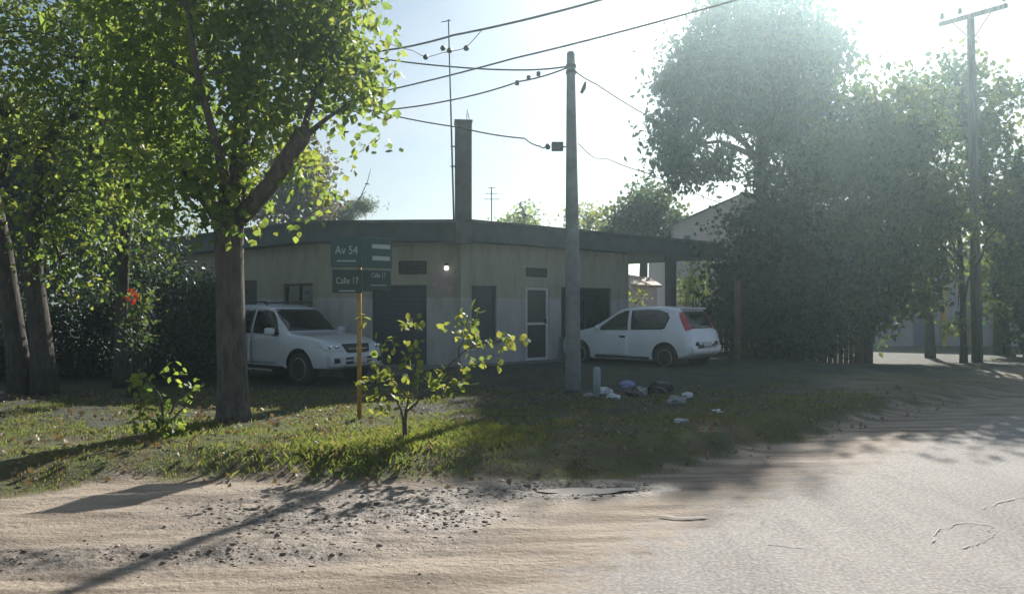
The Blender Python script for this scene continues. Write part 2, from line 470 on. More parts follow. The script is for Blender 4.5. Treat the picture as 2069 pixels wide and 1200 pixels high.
M['plastic_blue'] = mat('plastic_blue', (.28, .30, .55), .35, .12, 20, .4, 30)
M['plastic_grey'] = mat('plastic_grey', (.22, .25, .25), .4, .2, 20, .4, 30)
M['plastic_black'] = mat('plastic_dark', (.03, .032, .036), .35, .2, 20, .4, 30)
M['post_pale'] = mat('post_pale', (.30, .36, .40), .7, .15, 8)
M['cardboard'] = mat('cardboard', (.24, .18, .12), .8, .2, 8)
M['haze'] = None

def water_mat():
    m, n, b = new_mat('puddle_water')
    b.inputs['Base Color'].default_value = (.70, .62, .55, 1); b.inputs['Roughness'].default_value = .10
    b.inputs['Specular IOR Level'].default_value = .8
    tc = n.nodes.new('ShaderNodeTexCoord')
    t = n.nodes.new('ShaderNodeTexNoise'); t.inputs['Scale'].default_value = 5
    n.links.new(tc.outputs['Object'], t.inputs['Vector'])
    bp = n.nodes.new('ShaderNodeBump'); bp.inputs['Strength'].default_value = .02; bp.inputs['Distance'].default_value = .01
    n.links.new(t.outputs['Fac'], bp.inputs['Height']); n.links.new(bp.outputs[0], b.inputs['Normal'])
    return m
M['water'] = water_mat()
M['lamp'] = mat('lit_lamp', (.9, .9, .85), .4, .02)
M['lamp'].node_tree.nodes['Principled BSDF'].inputs['Emission Color'].default_value = (1, .98, .92, 1)
M['lamp'].node_tree.nodes['Principled BSDF'].inputs['Emission Strength'].default_value = .8

# ---------------------------------------------------------------- ground
def axis_pts(fine0, fine1, step, far):
    a = list(np.arange(fine0, fine1 + 1e-6, step))
    lo = []; x = fine0; s = step
    while x > -far: s *= 1.25; x -= s; lo.append(x)
    hi = []; x = fine1; s = step
    while x < far: s *= 1.25; x += s; hi.append(x)
    return np.array(lo[::-1] + a + hi)

def grid_object(name, xs, ys, zfun, material, attrs=None, keep=None):
    X, Y = np.meshgrid(xs, ys)
    Z = zfun(X, Y)
    nx, ny = len(xs), len(ys)
    co = np.stack([X.ravel(), Y.ravel(), Z.ravel()], 1)
    idx = np.arange(nx * ny).reshape(ny, nx)
    q = np.stack([idx[:-1, :-1], idx[:-1, 1:], idx[1:, 1:], idx[1:, :-1]], -1).reshape(-1, 4)
    return quads_object(name, co, q, material, {k: f(X, Y).ravel() for k, f in (attrs or {}).items()})

def quads_object(name, co, q, material, vattrs=None, smooth=True, parent=None, fattrs=None):
    me = bpy.data.meshes.new(name)
    k = q.shape[1]
    me.vertices.add(len(co)); me.vertices.foreach_set('co', np.asarray(co, np.float32).ravel())
    me.loops.add(q.size); me.loops.foreach_set('vertex_index', q.ravel().astype(np.int32))
    me.polygons.add(len(q)); me.polygons.foreach_set('loop_start', np.arange(0, q.size, k, dtype=np.int32))
    me.update(calc_edges=True); me.validate()
    me.polygons.foreach_set('use_smooth', np.full(len(me.polygons), smooth))
    for nm, val in (vattrs or {}).items():
        a = me.attributes.new(nm, 'FLOAT', 'POINT'); a.data.foreach_set('value', np.asarray(val, np.float32))
    for nm, val in (fattrs or {}).items():
        a = me.attributes.new(nm, 'FLOAT', 'FACE'); a.data.foreach_set('value', np.asarray(val, np.float32))
    me.materials.append(material)
    return link(bpy.data.objects.new(name, me), parent)

def turf_mask(X, Y):
    s = edge_s(X, Y) + (fbm(X * 1.7, Y * 1.7, 41, 4) - .5) * 1.3
    g = sstep(-.1, .35, s)
    drive = sstep(11.5, 13.2, Y) * (1 - sstep(-4.5, -1.5, np.abs(X + 4.2) - 1.5)) * .0
    fore = sstep(15.4, 16.6, Y) * sstep(-4, -2, X) * (1 - sstep(8, 10, X)) * .75
    return np.clip(g - fore * .0, 0, 1) * (1 - .5 * sstep(13, 15, Y))
def mud_mask(X, Y):
    a = np.exp(-(((X + 1.5) / 1.55) ** 2 + ((Y - 6.75) / .85) ** 2)) * 1.2
    b = .95 * np.exp(-(((X + 3.0) / 1.7) ** 2 + ((Y - 5.55) / .30) ** 2)) + .7 * np.exp(-(((X + .2) / 1.8) ** 2 + ((Y - 7.6) / .22) ** 2))
    c = .9 * np.exp(-(((X - .8) / 1.1) ** 2 + ((Y - 7.7) / .35) ** 2))
    return np.clip((a + b + c) * (.5 + 1.7 * fbm(X * 2.2, Y * 3.5, 51, 4)) - .18, 0, 1) * (1 - sstep(.1, .5, edge_s(X, Y)))

def shaded_soil_mask(X, Y):  # ground behind the verge, where shade is painted into the soil colour
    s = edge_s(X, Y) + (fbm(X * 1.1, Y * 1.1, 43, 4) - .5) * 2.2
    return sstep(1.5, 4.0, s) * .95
gx = axis_pts(-9.0, 9.0, .07, 300); gy = axis_pts(3.2, 12.5, .06, 300)
ground = grid_object('ground', gx, gy, lambda X, Y: terrain(X, Y), M['dirt'], {'turf': turf_mask, 'mud': mud_mask, 'soil': shaded_soil_mask})
ground['kind'] = 'structure'; ground['label'] = 'sandy dirt road and grassy verge in front of the corner building'

# asphalt road: runs from the foreground away to the right, its near edge broken and dusty
def build_road():
    pts = []
    pl = [Vector((-7, -5, 0))] + RW + [Vector((60, 61, 0))]
    d = [0]
    for a, b in zip(pl, pl[1:]): d.append(d[-1] + (b - a).length)
    ts = np.concatenate([np.arange(0, 30, .1), np.arange(30, d[-1], .8)])
    ex = np.interp(ts, d, [p.x for p in pl]); ey = np.interp(ts, d, [p.y for p in pl])
    k = np.ones(9) / 9
    exs = np.convolve(np.pad(ex, 4, 'edge'), k, 'valid'); eys = np.convolve(np.pad(ey, 4, 'edge'), k, 'valid')
    wob = (fbm(ts * 1.3, ts * 0 + 3, 61, 5) - .5) * .5
    nx, ny = .647, -.763
    ac = np.concatenate([np.linspace(0, 3.4, 24), np.linspace(3.7, 9.5, 14)])
    co = []; dust = []
    for i in range(len(ts)):
        for a in ac:
            o = a + wob[i] * (1 - min(1, a / 2))
            x = exs[i] + nx * o; y = eys[i] + ny * o
            co.append((x, y, 0.0)); dust.append(max(0, 1 - a / 1.35))
    co = np.array(co)
    a = np.tile(ac, len(ts))
    co[:, 2] = .006 + .02 * sstep(0, 1.2, a) + (fbm(co[:, 0] * .8, co[:, 1] * .8, 71, 3) - .5) * .02 * sstep(.3, 1.5, a)
    n = len(ac); idx = np.arange(len(co)).reshape(len(ts), n)
    q = np.stack([idx[:-1, :-1], idx[:-1, 1:], idx[1:, 1:], idx[1:, :-1]], -1).reshape(-1, 4)
    o = quads_object('asphalt_road', co, q, M['dirt'], {'asph': 1 - np.array(dust)})
    # terrain under the road sits lower
    o['kind'] = 'structure'; o['label'] = 'worn pale asphalt road with dusty broken edge'
    return o
road = build_road()
# sink the dirt beneath the asphalt so the two never meet
co = np.zeros(len(ground.data.vertices) * 3, np.float32); ground.data.vertices.foreach_get('co', co); co = co.reshape(-1, 3)
def road_side(x, y):
    # signed perpendicular-ish distance to the road edge
    return road_s(x, y) * .65
under = (1 - sstep(-.6, -.05, road_side(co[:, 0], co[:, 1])))
co[:, 2] -= .05 * under
ground.data.vertices.foreach_set('co', co.ravel()); ground.data.update()

# cracked patch and fissure in the asphalt
def ribbon(pts, wd, z, name, material, parent):
    mb = MB(); vs = []; fs = []
    for i, p in enumerate(pts):
        t = (pts[min(i + 1, len(pts) - 1)] - pts[max(i - 1, 0)]).normalized(); nn = Vector((-t.y, t.x, 0))
        ww = wd * (.4 + random.random())
        if i in (0, len(pts) - 1): ww *= .2
        vs += [p + nn * ww + Vector((0, 0, z)), p - nn * ww + Vector((0, 0, z))]
    for i in range(len(pts) - 1): fs.append((2 * i, 2 * i + 1, 2 * i + 3, 2 * i + 2))
    mb.add(vs, fs); return mb.build(name, material, parent)
def dense(pl, n=8, j=.02):
    out = []
    for a, b in zip(pl, pl[1:]):
        for k in range(n): out.append(a.lerp(b, k / n) + Vector((random.uniform(-j, j), random.uniform(-j, j), 0)))
    out.append(pl[-1]); return out
for pl in ([(1880, 1095), (1900, 1068), (1950, 1055), (2000, 1062), (2004, 1085), (1975, 1100), (1945, 1108)], [(1985, 1028), (2030, 1012), (2069, 1004)],
           [(1545, 1098), (1580, 1101), (1640, 1107)]):
    ribbon(dense([G(*p, .03) for p in pl]), .006, .006, 'crack', M['tar'], road)
ribbon(dense([G(*p, 0.0) for p in [(1330, 1047), (1375, 1053), (1430, 1052)]], j=.01), .02, .035, 'branch_litter', M['tar'], road)

# concrete apron round the building
C0 = Vector((-4.6, 18.62, 0)); C1 = Vector((-1.1, 18.4, 0))
rdir = Vector((.763, .647, 0)).normalized(); rn = Vector((rdir.y, -rdir.x, 0))
ldir = Vector((-.75, .66, 0)).normalized(); ln = Vector((-(-ldir.y), ldir.x, 0)) * -1
ln = Vector((-.66, -.75, 0)).normalized()
cd = (C1 - C0).normalized(); cn = Vector((cd.y, -cd.x, 0))
def line_px(px, p, d):
    """where the sight line through column px meets the plan line p + t d"""
    k = (px - 1034.5) / FPX
    return (k * p.y - p.x) / (d.x - k * d.y)
RLEN = line_px(1270, C1, rdir)
ROOFLEN = line_px(1440, C1, rdir)
LLEN = 9.0
C2 = C1 + rdir * RLEN; CL = C0 + ldir * LLEN
FZ = 0.47
def offs(d):
    """front outline of the building pushed out by d (mitred corners)"""
    def meet(p, a, q, b):
        den = a.x * b.y - a.y * b.x
        t = ((q.x - p.x) * b.y - (q.y - p.y) * b.x) / den
        return p + a * t
    A = CL + ln * d
    B = meet(CL + ln * d, ldir, C0 + cn * d, cd)
    C = meet(C0 + cn * d, cd, C1 + rn * d, rdir)
    return A, B, C
A, B, C = offs(.45)
mb = MB(); mb.prism([B, C, C1 + rdir * (ROOFLEN + 1.5) + rn * .45, C1 + rdir * (ROOFLEN + 1.5) - rn * 7, C0 - cn * 5], -.1, FZ)
apron = mb.build('forecourt', M['concrete'], bevel=.02); apron['kind'] = 'structure'

# ---------------------------------------------------------------- corner building
bld = thing('corner_building', 'low cream and white corner building with cut-off corner and flat dark roof', 'building', ((C0 + C1) / 2))
bld.location = (0, 0, 0)
WT = .22
def wall_with_openings(p0, d, length, n, z0, z1, ops, name, material, parent):
    us = sorted(set([0, length] + [u for o in ops for u in o[:2]])); zs = sorted(set([z0, z1] + [z for o in ops for z in o[2:4]]))
    def solid(i, j):
        if i < 0 or j < 0 or i >= len(us) - 1 or j >= len(zs) - 1: return False
        u = (us[i] + us[i + 1]) / 2; z = (zs[j] + zs[j + 1]) / 2
        return not any(o[0] < u < o[1] and o[2] < z < o[3] for o in ops)
    def pt(u, z, k): return tuple(p0 + d * u - n * (WT * k) + Vector((0, 0, z)))
    mb = MB()
    for i in range(len(us) - 1):
        for j in range(len(zs) - 1):
            if not solid(i, j): continue
            u0, u1, a, b = us[i], us[i + 1], zs[j], zs[j + 1]
            mb.add([pt(u0, a, 0), pt(u1, a, 0), pt(u1, b, 0), pt(u0, b, 0)], [(0, 1, 2, 3)])
            mb.add([pt(u0, a, 1), pt(u1, a, 1), pt(u1, b, 1), pt(u0, b, 1)], [(3, 2, 1, 0)])
            if not solid(i - 1, j): mb.add([pt(u0, a, 0), pt(u0, b, 0), pt(u0, b, 1), pt(u0, a, 1)], [(0, 1, 2, 3)])
            if not solid(i + 1, j): mb.add([pt(u1, a, 0), pt(u1, b, 0), pt(u1, b, 1), pt(u1, a, 1)], [(3, 2, 1, 0)])
            if not solid(i, j - 1): mb.add([pt(u0, a, 0), pt(u1, a, 0), pt(u1, a, 1), pt(u0, a, 1)], [(3, 2, 1, 0)])
            if not solid(i, j + 1): mb.add([pt(u0, b, 0), pt(u1, b, 0), pt(u1, b, 1), pt(u0, b, 1)], [(0, 1, 2, 3)])
    me = mb
    return me.build(name, material, parent)
ROOF0, ROOF1 = 3.30, 3.74
def on_wall(px, p, d):
    return line_px(px, p, d)
def zpx(py, px, p, d):
    t = line_px(px, p, d); q = p + d * t
    return EYE - (py - HOR) / FPX * q.y
def op(p, d, x0, x1, y0, y1):
    """opening from photo pixels: columns x0..x1, rows y0 (top)..y1"""
    u0, u1 = on_wall(x0, p, d), on_wall(x1, p, d)
    xm = (x0 + x1) / 2
    return [u0, u1, max(zpx(y1, xm, p, d), FZ), zpx(y0, xm, p, d)]
ch_door = op(C0, cd, 752, 862, 576, 745)
ch_vent = op(C0, cd, 805, 862, 527, 555)
rw_win = op(C1, rdir, 953, 1003, 577, 688)
rw_door = op(C1, rdir, 1063, 1110, 580, 735)
rw_vent = op(C1, rdir, 1062, 1106, 541, 560)
rw_win2 = op(C1, rdir, 1134, 1236, 581, 680)
wall_with_openings(C0, cd, (C1 - C0).length, cn, FZ - .2, ROOF0, [ch_door, ch_vent], 'wall', M['wall'], bld)
wall_with_openings(C1, rdir, RLEN, rn, FZ - .2, ROOF0 - .002, [rw_win, rw_door, rw_vent, rw_win2], 'wall', M['wall'], bld)
lw_gate = [2.6, 5.6, FZ, 2.5]
lw_win = op(C0, ldir, 632, 572, 573, 690)
wall_with_openings(C0, ldir, LLEN, ln, FZ - .3, ROOF0 - .004, [lw_gate, lw_win], 'wall', M['wall'], bld)
# back and end walls
mb = MB()
def slab_wall(a, b, z0, z1, t, mbx):
    d = (b - a); l = d.length; c = (a + b) / 2
    mbx.box((c.x, c.y, (z0 + z1) / 2), (l, t, z1 - z0), math.atan2(d.y, d.x))
DEEP = 5.5
E2 = C2 - rn * DEEP; EL = CL - ln * DEEP
slab_wall(C2 - rdir * .11 - rn * .23, E2 - rdir * .11, .2, ROOF0 - .01, .2, mb)
mb.build('end_wall', M['wall'], bld)
mb = MB(); slab_wall(E2 - rdir * .22, EL, .1, ROOF0 - .012, .2, mb); mb.build('back_wall', M['wall'], bld)
mb = MB(); slab_wall(CL - ln * .23, EL - ldir * -.0, .2, ROOF0 - .014, .2, mb); mb.build('end_wall', M['wall'], bld)
# roof slab with overhang, running on over the carport
A, B, C = offs(.42)
C3 = C1 + rdir * ROOFLEN
roof_poly = [A - ldir * -.3, B, C, C3 + rn * .42, C3 - rn * 4.2, C2 - rn * 4.2 , E2 - rn * .3, EL - ln * .3 + ldir * .3, ]
mb = MB(); mb.prism(roof_poly, ROOF0, ROOF1)
roof = mb.build('roof', M['fascia'], bld, bevel=.012)
# thin drip edge on top of the fascia
A2, B2, C2b = offs(.46)
mb = MB()
for a, b in ((A2, B2), (B2, C2b), (C2b, C3 + rn * .46)):
    d = (b - a); mb.box(((a.x + b.x) / 2, (a.y + b.y) / 2, ROOF1 + .022), (d.length + .02, .12, .04), math.atan2(d.y, d.x))
mb.build('drip_edge', M['chimney'], roof)
# carport column
q = C1 + rdir * line_px(1355, C1 + rn * .2, rdir) + rn * .2
mb = MB(); mb.box((q.x, q.y, (FZ + ROOF0) / 2 - .05), (.24, .24, ROOF0 - FZ + .09), math.atan2(rdir.y, rdir.x))
mb.build('carport_column', M['chimney'], bld, bevel=.01)

def frame_parts(p, d, n, o, name, frame_m, fill_m, fw=.06, depth=.08, mull=0, rail=None, fill='pane', bars=0, sill=False):
    """window or door set in an opening: root mesh is the frame, with pane / sill children"""
    u0, u1, a, b = o
    def W(u, z, k): return p + d * u - n * k + Vector((0, 0, z))
    ang = math.atan2(d.y, d.x)
    mb = MB()
    def bar(ua, ub, za, zb, th=.05, k=depth):
        c = W((ua + ub) / 2, (za + zb) / 2, k); mb.box(c, (ub - ua, th, zb - za), ang)
    e = .003
    bar(u0 + e, u0 + fw, a + e, b - e); bar(u1 - fw, u1 - e, a + e, b - e)
    bar(u0 + fw, u1 - fw, b - fw, b - e); bar(u0 + fw, u1 - fw, a + e, a + fw)
    for k in range(mull):
        u = u0 + (u1 - u0) * (k + 1) / (mull + 1); bar(u - .025, u + .025, a + fw, b - fw, .045)
    if rail is not None:
        z = a + (b - a) * rail; bar(u0 + fw, u1 - fw, z - .03, z + .03, .045)
    root = mb.build(name, frame_m, bld)
    mb2 = MB(); c = W((u0 + u1) / 2, (a + b) / 2, depth + .01)
    mb2.box(c, (u1 - u0 - 2 * fw + .01, .012, b - a - 2 * fw + .01), ang); mb2.build(fill, fill_m, root)
    if bars:
        for k in range(bars):
            u = u0 + fw + (u1 - u0 - 2 * fw) * (k + .5) / bars
            m3 = MB(); m3.tube([W(u, a + .01, .03), W(u, b - .01, .03)], .008, 6); m3.build('bar', M['grille'], root)
    if sill:
        m4 = MB(); c = W((u0 + u1) / 2, a - .03, -.03); m4.box(c, (u1 - u0 + .16, .12, .05), ang); m4.build('sill', M['concrete'], root, bevel=.006)
    return root
frame_parts(C0, ldir, ln, lw_win, 'window', M['dark_wood'], M['glass'], sill=True, mull=1)
frame_parts(C1, rdir, rn, rw_win, 'window', M['shutter'], M['shutter'], sill=True)
frame_parts(C1, rdir, rn, rw_win2, 'window', M['dark_wood'], M['glass'], mull=1, sill=True)
dr = frame_parts(C1, rdir, rn, rw_door, 'screen_door', M['white_paint'], M['screen'], fw=.075, rail=.5, depth=.06, fill='screen')
u = rw_door[1] - .12; c = C1 + rdir * u - rn * .02
MB().box((c.x, c.y, 1.45), (.03, .06, .12), math.atan2(rdir.y, rdir.x)).build('handle', M['steel'], dr)
# roller shutter door of horizontal slats
sh = frame_parts(C0, cd, cn, ch_door, 'shutter_door', M['shutter'], M['grille'], fw=.05, depth=.10, fill='backing')
ang = math.atan2(cd.y, cd.x)
ns = 16
sm = None
for k in range(ns):
    z = ch_door[2] + .06 + (ch_door[3] - ch_door[2] - .12) * (k + .5) / ns
    c = C0 + cd * ((ch_door[0] + ch_door[1]) / 2) - cn * .085
    if sm is None:
        sl = MB().box((0, 0, 0), (ch_door[1] - ch_door[0] - .11, .022, (ch_door[3] - ch_door[2] - .12) / ns - .012)).build('slat', M['shutter'], sh, bevel=.004); sm = sl.data
    else:
        sl = link(bpy.data.objects.new('slat', sm), sh)
    sl.location = (c.x, c.y, z); sl.rotation_euler = (0, 0, ang)
def vent(p, d, n, o):
    r_ = frame_parts(p, d, n, o, 'vent', M['grille'], M['grille'], fw=.03, depth=.07, fill='backing')
    me = None; an = math.atan2(d.y, d.x); nsl = 6
    for k in range(nsl):
        z = o[2] + .03 + (o[3] - o[2] - .06) * (k + .5) / nsl; c = p + d * ((o[0] + o[1]) / 2) - n * .04
        if me is None:
            s = MB().box((0, 0, 0), (o[1] - o[0] - .065, .05, .008)).build('slat', M['chimney'], r_); me = s.data
        else: s = link(bpy.data.objects.new('slat', me), r_)
        s.location = (c.x, c.y, z); s.rotation_euler = (R(-35), 0, an)
vent(C0, cd, cn, ch_vent); vent(C1, rdir, rn, rw_vent)
# dark gate in the side wing
gt = frame_parts(C0, ldir, ln, lw_gate, 'garage_gate', M['dark_wood'], M['grille'], fw=.08, depth=.1, mull=2, rail=.5, fill='backing')
# square corner pillar that rises through the roof as a chimney
pc = C1 + cn * .24 + rdir * .03
mb = MB(); mb.box((pc.x, pc.y, (FZ + ROOF0) / 2 + .02), (.2, .2, ROOF0 - FZ + .1), R(10)); mb.build('corner_pillar', M['wall'], bld, bevel=.01)
ct = P(936, 250, 18.1).z
mb = MB(); mb.box((pc.x - .02, pc.y - .12, (ROOF0 - .06 + ct) / 2), (.375, .36, ct - ROOF0 + .06), R(6))
chim = mb.build('chimney', M['chimney'], bld, bevel=.015)
mb = MB(); mb.box((pc.x - .02, pc.y - .12, ct + .015), (.41, .395, .05), R(6)); mb.build('chimney_cap', M['chimney'], chim, bevel=.01)
for dx, dy, h, l in ((.05, .05, .32, .02), (.13, -.06, .2, -.03), (-.09, .08, .12, .0)):
    MB().tube([(pc.x + dx, pc.y - .12 + dy, ct), (pc.x + dx + l, pc.y - .12 + dy, ct + h)], .009, 5).build('rebar', M['steel'], chim)
# round lamp on the wall of the cut corner
t = line_px(903, C0, cd); q = C0 + cd * t + cn * .06; zl = zpx(541, 903, C0, cd)
lp = MB().lathe([(.0, -.07), (.045, -.055), (.06, -.01), (.045, .035), (.0, .045)], 14, c=(q.x, q.y - .02, zl)).build('wall_lamp', M['lamp'], bld, smooth=True)
MB().box((q.x, q.y + .03, zl + .07), (.07, .1, .05), 0).build('lamp_bracket', M['grille'], lp)
# pale notice beside the shutter
o = op(C0, cd, 872, 918, 548, 598)
c = C0 + cd * ((o[0] + o[1]) / 2) + cn * .012
MB().box((c.x, c.y, (o[2] + o[3]) / 2), (o[1] - o[0], .012, o[3] - o[2]), ang).build('notice_board', mat('notice', (.36, .30, .29), .7, .15, 5), bld)

# ---------------------------------------------------------------- neighbouring houses
def house(name, label, x0, x1, y, dep, z0, zw, zr, wm, rm, wins, rot=0.0, door=None, pil=(), cat='house'):
    """gabled house: front wall at distance y between x0 and x1"""
    t = thing(name, label, cat, (x0, y, z0))
    Wd = x1 - x0; H = zw - z0; RH = zr - z0
    mb = MB()
    mb.add([(0, 0, 0), (Wd, 0, 0), (Wd, 0, H), (Wd / 2, 0, RH), (0, 0, H), (0, dep, 0), (Wd, dep, 0), (Wd, dep, H), (Wd / 2, dep, RH), (0, dep, H)],
           [(0, 1, 2, 3, 4), (9, 8, 7, 6, 5), (0, 4, 9, 5), (1, 6, 7, 2), (0, 5, 6, 1)])
    mb.build('wall', wm, t)
    r = MB(); e = .25; k = (RH - H) / (Wd / 2)
    for sg in (0, 1):
        xa = -e if sg == 0 else Wd + e; za = H - k * e
        r.add([(xa, -.2, za), (Wd / 2, -.2, RH), (Wd / 2, dep + .2, RH), (xa, dep + .2, za),
               (xa, -.2, za + .1), (Wd / 2, -.2, RH + .1), (Wd / 2, dep + .2, RH + .1), (xa, dep + .2, za + .1)],
              [(0, 1, 2, 3), (7, 6, 5, 4), (0, 4, 5, 1), (1, 5, 6, 2), (2, 6, 7, 3), (3, 7, 4, 0)])
    r.build('roof', rm, t)
    for (a, b, c, d) in wins:
        f = MB()
        for bx in (((a + b) / 2, d - .02, b - a, .06), ((a + b) / 2, c + .02, b - a, .06)): f.box((bx[0], -.03, bx[1]), (bx[2], .08, bx[3]))
        for xx in (a + .02, b - .02): f.box((xx, -.03, (c + d) / 2), (.06, .075, d - c))
        fo = f.build('window', M['white_paint'], t)
        MB().box(((a + b) / 2, -.012, (c + d) / 2), (b - a - .05, .02, d - c - .05)).build('pane', M['glass'], fo)
    if door:
        a, b, d = door
        do = MB().box(((a + b) / 2, -.02, d / 2), (b - a, .06, d)).build('door', M['blue_paint'], t, bevel=.01)
        MB().box((b - .1, -.07, d * .48), (.03, .05, .12)).build('handle', M['steel'], do)
    for (a, b, d) in pil:
        MB().box(((a + b) / 2, -.06, d / 2), (b - a, .12, d)).build('pilaster', M['yellow_paint'], t)
    return t
d = 36.0
a = P(1364, 600, d)
house('gabled_house', 'tall pale pink gabled house behind the carport', a.x, a.x + 6.4, d, 7, -.1, 5.6, 7.0, M['pink_wall'], M['chimney'],
      [(.32, .72, 4.95, 5.25), (2.6, 3.6, 3.2, 4.4)], cat='house')
d = 30.0
a = P(1262, 600, d)
sh_ = thing('garden_shed', 'small shed with sunlit sloping tiled roof seen through the carport', 'shed', (a.x, d, 0.0))
b = P(1334, 600, d)
wd = b.x - a.x
zb_, zt_ = P(0, 580, d).z, P(0, 553, d).z
MB().box((wd / 2, 1.1, zb_ / 2), (wd - .2, 2.0, zb_)).build('wall', M['pink_wall'], sh_)
r = MB(); r.add([(-.05, -.1, zb_), (wd + .05, -.1, zb_ - .02), (wd + .05, 2.3, zb_ + .35), (-.05, 2.3, zt_ + .05),
                 (-.05, -.1, zb_ + .09), (wd + .05, -.1, zb_ + .07), (wd + .05, 2.3, zb_ + .44), (-.05, 2.3, zt_ + .14)],
                [(0, 3, 2, 1), (4, 5, 6, 7), (0, 1, 5, 4), (1, 2, 6, 5), (2, 3, 7, 6), (3, 0, 4, 7)])
r.build('roof', M['tile_roof'], sh_)
d = 37.0
a = P(1762, 600, d); b = P(2120, 600, d)
def hx(px): return P(px, 600, d).x - a.x
hz0 = P(0, 708, d).z
house('roadside_house', 'low mauve roadside house with blue door and yellow pilasters behind the trees', a.x, b.x, d, 7, hz0, 3.2, 4.6, M['mauve_wall'], M['tile_roof'],
      [(hx(1925), hx(1950), .9, 1.9)], door=(hx(1846), hx(1873), 2.05), pil=[(hx(1902), hx(1911), 3.2), (hx(1957), hx(1966), 3.2), (hx(2004), hx(2012), 3.2)])

# ---------------------------------------------------------------- vehicles
def smooth_interp(xs, tab, col, win):
    x = np.array([r_[0] for r_ in tab]); v = np.array([r_[col] for r_ in tab])
    fine = np.linspace(x[0], x[-1], 800); f = np.interp(fine, x, v)
    k = max(1, int(win / (fine[1] - fine[0]))) | 1
    g = np.convolve(np.pad(f, k // 2, 'edge'), np.ones(k) / k, 'valid')
    return np.interp(xs, fine, g)

def car_body(tab, wheels, wr, name, material, parent, arch_depth=.3, win=.08, bulge=.025):
    x0, x1 = tab[0][0], tab[-1][0]
    xs = np.unique(np.concatenate([np.linspace(x0, x1, 60), np.linspace(x0, x0 + .5, 16), np.linspace(x1 - .4, x1, 12)]))
    zb, ws, zs, wt, zt = [smooth_interp(xs, tab, c, win if c in (4, 5) else .12) for c in (1, 2, 3, 4, 5)]
    rows = []
    for i in range(len(xs)):
        H = zs[i] - zb[i]; T = zt[i] - zs[i]
        half = [(0, zb[i]), (.84 * ws[i], zb[i]), (.95 * ws[i], zb[i] + .06 * H), (.985 * ws[i], zb[i] + .2 * H), (ws[i], zb[i] + .5 * H), (.995 * ws[i], zb[i] + .75 * H),
                (.975 * ws[i], zs[i] - .08 * H), (.945 * ws[i], zs[i])]
        bw = .945 * ws[i]
        for t in (.25, .5, .75): half.append((bw + (wt[i] - bw) * t + bulge * 4 * t * (1 - t), zs[i] + T * .88 * t))
        half += [(wt[i], zs[i] + T * .88), (wt[i] * .93, zs[i] + T * .95), (wt[i] * .75, zs[i] + T * .985), (0, zt[i])]
        rows.append([(xs[i], y, z) for y, z in half] + [(xs[i], -y, z) for y, z in half[-2:0:-1]])
    n = len(rows[0]); vs = [p for r_ in rows for p in r_]
    fs = []
    for i in range(len(rows) - 1):
        for k in range(n):
            k2 = (k + 1) % n
            fs.append((i * n + k, i * n + k2, (i + 1) * n + k2, (i + 1) * n + k))
    fs.append(tuple(range(n))[::-1]); fs.append(tuple((len(rows) - 1) * n + k for k in range(n)))
    me = bpy.data.meshes.new(name); me.from_pydata(vs, [], fs)
    bm = bmesh.new(); bm.from_mesh(me); bmesh.ops.recalc_face_normals(bm, faces=bm.faces); bm.to_mesh(me)
    bvh = BVHTree.FromBMesh(bm); bm.free()
    me.materials.append(material)
    ob = bpy.data.objects.new(name, me); COL.objects.link(ob)
    cut = MB()
    for wx in wheels:
        for sg in (1, -1):
            yy = max(ws)
            cut.lathe([(wr * 1.16, sg * (yy - arch_depth)), (wr * 1.16, sg * (yy + .1))], 36, 'Y', (wx, 0, wr + .02))
    cm = bpy.data.meshes.new('cut'); cm.from_pydata(cut.v, [], cut.f)
    b2 = bmesh.new(); b2.from_mesh(cm); bmesh.ops.recalc_face_normals(b2, faces=b2.faces); b2.to_mesh(cm); b2.free()
    cm.materials.append(M['black_plastic'])
    co_ = bpy.data.objects.new('cut', cm); COL.objects.link(co_)
    md = ob.modifiers.new('b', 'BOOLEAN'); md.object = co_; md.operation = 'DIFFERENCE'; md.solver = 'EXACT'
    md.material_mode = 'TRANSFER'
    dg = bpy.context.evaluated_depsgraph_get()
    nm = bpy.data.meshes.new_from_object(ob.evaluated_get(dg))
    nm.name = name
    ob.modifiers.clear(); ob.data = nm
    bpy.data.objects.remove(co_)
    nm.polygons.foreach_set('use_smooth', [True] * len(nm.polygons))
    bm = bmesh.new(); bm.from_mesh(nm)
    for e in bm.edges:
        if len(e.link_faces) == 2 and e.calc_face_angle(0) > R(38): e.smooth = False
    bm.to_mesh(nm); bm.free()
    ob.parent = parent
    return ob, bvh

